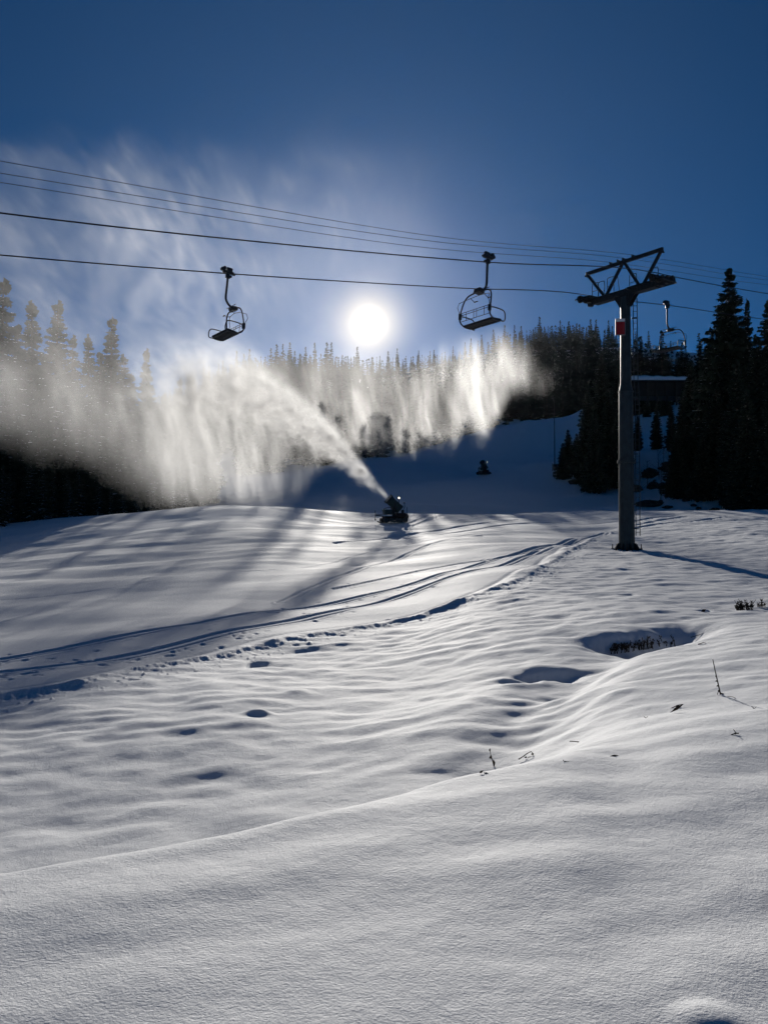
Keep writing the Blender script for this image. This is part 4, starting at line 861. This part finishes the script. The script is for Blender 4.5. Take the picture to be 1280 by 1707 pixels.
def volume(name, label, lo, hi, res, fn, dens, aniso, cat, color=(.985, .99, 1)):
    """fn(x, y, z) -> density on a grid between the corners lo and hi (world metres)"""
    ax = [np.linspace(lo[i], hi[i], res[i]) for i in range(3)]
    Zg, Yg, Xg = np.meshgrid(ax[2], ax[1], ax[0], indexing='ij'); d = fn(Xg, Yg, Zg) * dens
    for a in range(3):      # no density on the outermost cells
        sl = [slice(None)] * 3; sl[a] = 0; d[tuple(sl)] = 0; sl[a] = -1; d[tuple(sl)] = 0
    d = np.where(d < dens * .004, 0, d)
    c = [(lo[i] + hi[i]) / 2 for i in range(3)]
    co = np.stack([Xg.ravel() - c[0], Yg.ravel() - c[1], Zg.ravel() - c[2]], -1)
    me = D.meshes.new(name); me.vertices.add(len(co)); me.vertices.foreach_set('co', co.ravel().astype(np.float32))
    at_ = me.attributes.new('ice', 'FLOAT', 'POINT'); at_.data.foreach_set('value', d.ravel().astype(np.float32)); me.update()
    o = D.objects.new(name, me); col.objects.link(o); o.location = c; tag(o, label, cat, None, 'stuff')
    m = D.materials.new(name); m.use_nodes = True; t = m.node_tree; t.nodes.clear()
    at2 = N(t, 'ShaderNodeAttribute'); at2.attribute_name = 'density'
    vs = N(t, 'ShaderNodeVolumeScatter'); vs.inputs['Color'].default_value = (*color, 1); vs.inputs['Anisotropy'].default_value = aniso; t.links.new(at2.outputs['Fac'], vs.inputs['Density'])
    oo = N(t, 'ShaderNodeOutputMaterial'); t.links.new(vs.outputs[0], oo.inputs['Volume'])
    me.materials.append(m)
    g = D.node_groups.new(name + '_grid', 'GeometryNodeTree'); g.interface.new_socket('Geometry', in_out='INPUT', socket_type='NodeSocketGeometry'); g.interface.new_socket('Geometry', in_out='OUTPUT', socket_type='NodeSocketGeometry')
    gi = N(g, 'NodeGroupInput'); go = N(g, 'NodeGroupOutput'); L = g.links.new
    vc = N(g, 'GeometryNodeVolumeCube'); vc.inputs['Background'].default_value = 0
    half = Vector(((hi[0] - lo[0]) / 2, (hi[1] - lo[1]) / 2, (hi[2] - lo[2]) / 2)); vc.inputs['Min'].default_value = -half; vc.inputs['Max'].default_value = half
    for k, r_ in zip('XYZ', res): vc.inputs['Resolution ' + k].default_value = r_
    ps = N(g, 'GeometryNodeInputPosition'); sx = N(g, 'ShaderNodeSeparateXYZ'); L(ps.outputs[0], sx.inputs[0]); ids = []
    for k in range(3):
        v = mth(g, 'MULTIPLY', mth(g, 'ADD', sx.outputs[k], half[k]), (res[k] - 1) / (2 * half[k])); v = mth(g, 'FLOOR', mth(g, 'ADD', v, .5))
        ids.append(mth(g, 'MINIMUM', mth(g, 'MAXIMUM', v, 0.0), float(res[k] - 1)))
    idx = mth(g, 'ADD', ids[0], mth(g, 'MULTIPLY', float(res[0]), mth(g, 'ADD', ids[1], mth(g, 'MULTIPLY', ids[2], float(res[1])))))
    na = N(g, 'GeometryNodeInputNamedAttribute', data_type='FLOAT'); na.inputs[0].default_value = 'ice'
    si = N(g, 'GeometryNodeSampleIndex', data_type='FLOAT', domain='POINT'); L(gi.outputs[0], si.inputs['Geometry']); L(na.outputs[0], si.inputs['Value']); L(idx, si.inputs['Index'])
    L(si.outputs[0], vc.inputs['Density']); sm = N(g, 'GeometryNodeSetMaterial'); sm.inputs['Material'].default_value = m
    L(vc.outputs[0], sm.inputs['Geometry']); L(sm.outputs[0], go.inputs[0])
    md = o.modifiers.new('grid', 'NODES'); md.node_group = g; return o
def I(u, pts): return np.interp(u, [p[0] for p in pts], [p[1] for p in pts])
# nearer gun: a jet that opens leftwards, and the curtain that falls from it
GM = GUNM; k1 = GM.y / F
def U(px): return (648 - px) * k1
def H(py): return (828 - py) * k1
def f_near(x, y, z):
    u = GM.x - x; h = z - GM.z; v = y - GM.y + .30 * np.maximum(u - 1.5, 0)
    x = x + 1.3 * perlin3(x * .33, y * .2, z * .16, 3); 
    up = np.maximum(u, 0)
    big = fbm3(x * .42, y * .3, z * .06, 5, 2); med = fbm3((x + h * .18) * 1.15, y * .7, z * .24, 9, 3, .6); fine = fbm3((x + h * .15) * 3.2, y * 1.2, z * .42, 19, 2, .6)
    puf = fbm3(x * .9 + h * .3, y * .9, z * 1.0 - x * .2, 29, 4, .62)
    jc = I(up, [(0, 0), (U(600), H(780)), (U(560), H(738)), (U(500), H(693)), (U(440), H(655)), (U(400), H(640)), (U(340), H(640)), (U(0), H(680))])
    jw = I(up, [(0, .20), (1, .36), (2.2, .62), (4, 1.0), (8, 1.6), (11, 2.0), (14, 2.4), (40, 3)])
    q = (h + puf * jw * .55 - jc) / jw; qy = (v + up * .02) / (jw * 1.1)
    jet = np.exp(-(q * q) ** 1.2 - qy * qy) * I(up, [(0, 9), (.8, 7), (2, 7.2), (4, 5.0), (8, 2.9), (12, 1.6), (16, .6), (20, 0)]) * np.exp(puf * 2.8 - .3) * (u > -.05) * np.clip((u + .05) * 4, 0, 1)
    T = I(up, [(0, 0), (U(600), H(765)), (U(560), H(715)), (U(500), H(668)), (U(440), H(630)), (U(400), H(606)), (U(350), H(598)), (U(310), H(625)), (U(250), H(640)), (U(200), H(610)), (U(120), H(600)), (U(0), H(560)), (U(-80), H(560))]) + big * 1.6
    B = I(up, [(0, 0), (U(600), H(775)), (U(570), H(775)), (U(540), H(800)), (U(500), H(842)), (U(470), H(862)), (U(300), H(862)), (U(260), H(835)), (U(200), H(800)), (U(0), H(770)), (U(-80), H(770))]) + big * 1.5
    DC = I(up, [(0, 0), (U(585), 0), (U(560), .15), (U(520), .34), (U(490), .65), (U(450), .75), (U(380), .85), (U(310), .85), (U(285), .50), (U(240), .34), (U(200), .30), (U(90), .26), (U(0), .25), (U(-80), .10)])
    sof = .8 + .09 * up
    cur = sstep(0, 1, (T - h) / (sof * 1.6)) * sstep(0, 1, (h - B) / (1.1 + sof * 1.4)) * DC * np.exp(-(v / (1.6 + up * .11)) ** 2)
    cur = cur * np.clip(np.exp((2.6 * big + (1.9 + 1.6 * big) * med + 1.3 * fine - .30) * np.clip(1 - (up - 12) / 22, .35, 1)), .01, 5)
    return jet + cur
volume('snow_spray', 'dense white jet and falling curtain of snow blown left from the nearer snow gun', (U(-90) * -1 + GM.x, GM.y - 18, CZ - 1.3), (GM.x + .4, GM.y + 6, GM.z + 15), (290, 36, 125), f_near, .190, .47, 'snow spray')
Y2 = 99; k2 = Y2 / F; o2 = at(926, 640, Y2)
def f_far(x, y, z):
    u = o2.x - x; h = (z - o2.z) / k2; px = 926 - u / k2; py = 640 - h; v = y - Y2
    big = fbm3(x * .20, y * .15, z * .045, 45, 2); x = x + 2.2 * perlin3(x * .15, y * .1, z * .09, 4); med = fbm3((x + z * .2) * .62, y * .3, z * .13, 49, 3, .6); fine = fbm3((x + z * .15) * 1.5, y * .6, z * .26, 59, 2, .6)
    T = I(px, [(400, 590), (500, 585), (600, 580), (700, 578), (780, 572), (820, 566), (850, 578), (880, 592), (905, 602), (926, 615)]) - big * 42
    B = I(px, [(400, 735), (500, 762), (600, 778), (700, 782), (745, 770), (780, 740), (803, 765), (812, 745), (835, 705), (850, 678), (870, 668), (905, 662), (926, 655)]) - big * 22
    DC = I(px, [(400, 0), (470, .15), (540, .35), (620, .55), (720, .72), (770, .9), (800, 1.15), (835, 1.1), (850, .7), (866, .45), (872, .65), (885, .5), (895, .30), (903, .55), (916, .85), (924, .3), (927, 0)])
    cur = sstep(0, 1, (py - T + 12) / 75) * sstep(0, 1, (B - py) / 46) * DC * np.exp(-(v / 3.4) ** 2)
    return cur * np.clip(np.exp(2.6 * big + (1.5 + 1.8 * big) * med + 1.2 * fine - .2), .01, 3)
volume('snow_spray', 'veil of falling snow from the distant guns, hanging before the forest right of the sun', (o2.x - 545 * k2, Y2 - 7, o2.z - 150 * k2), (o2.x + .6, Y2 + 7, o2.z + 90 * k2), (250, 16, 100), f_far, .050, .60, 'snow spray')
def f_drift(x, y, z):
    px = 640 + F * x / y; py = 875 - F * (z - CZ) / y; v = y - 56
    wx = fbm3(x * .12, y * .1, z * .12, 71, 2) * 3; n = fbm3((x + z * .5 + wx) * .22, y * .15, (z - x * .25 + wx) * .16, 75, 4, .6); f2 = fbm3((x + z * .3 + wx) * 1.1, y * .4, (z + wx) * .8, 79, 3, .65)
    a = sstep(190, 420, py + n * 110) * (1 - sstep(600, 700, py)); b = I(px, [(-150, .6), (0, .9), (150, 1), (300, .9), (420, .8), (520, .45), (600, .25), (680, .10), (760, 0)]) 
    return a * b * np.clip(np.exp(1.2 * n + 1.5 * f2), 0, 4) * np.exp(-(v / 2.6) ** 2)
volume('drifting_snow', 'thin drifting veil of ice crystals in the sky above the left firs', (-36, 50.5, 9), (7, 61.5, 31), (240, 12, 150), f_drift, .020, .60, 'drifting snow')
C.cycles.volume_step_rate = 2.0
# thin frosty air, one even box round everything
m = D.materials.new('haze'); m.use_nodes = True; t = m.node_tree; t.nodes.clear()
pv = N(t, 'ShaderNodeVolumePrincipled'); pv.inputs['Color'].default_value = (.93, .96, 1, 1); pv.inputs['Density'].default_value = .000013; pv.inputs['Anisotropy'].default_value = .80
o_ = N(t, 'ShaderNodeOutputMaterial'); t.links.new(pv.outputs[0], o_.inputs['Volume'])
gm = D.objects['snow_ground'].data; zz = np.empty(len(gm.vertices) * 3); gm.vertices.foreach_get('co', zz); zz = zz[2::3]
zl = float(zz.min()) - 1; zt = max(float(zz.max()), 118) + 14
mb = MB(); mb.box((0, 0, (zl + zt) / 2), (3300, 3300, zt - zl)); hz = mb.build('haze', m); tag(hz, 'thin frosty haze in the valley air', 'haze', None, 'stuff')
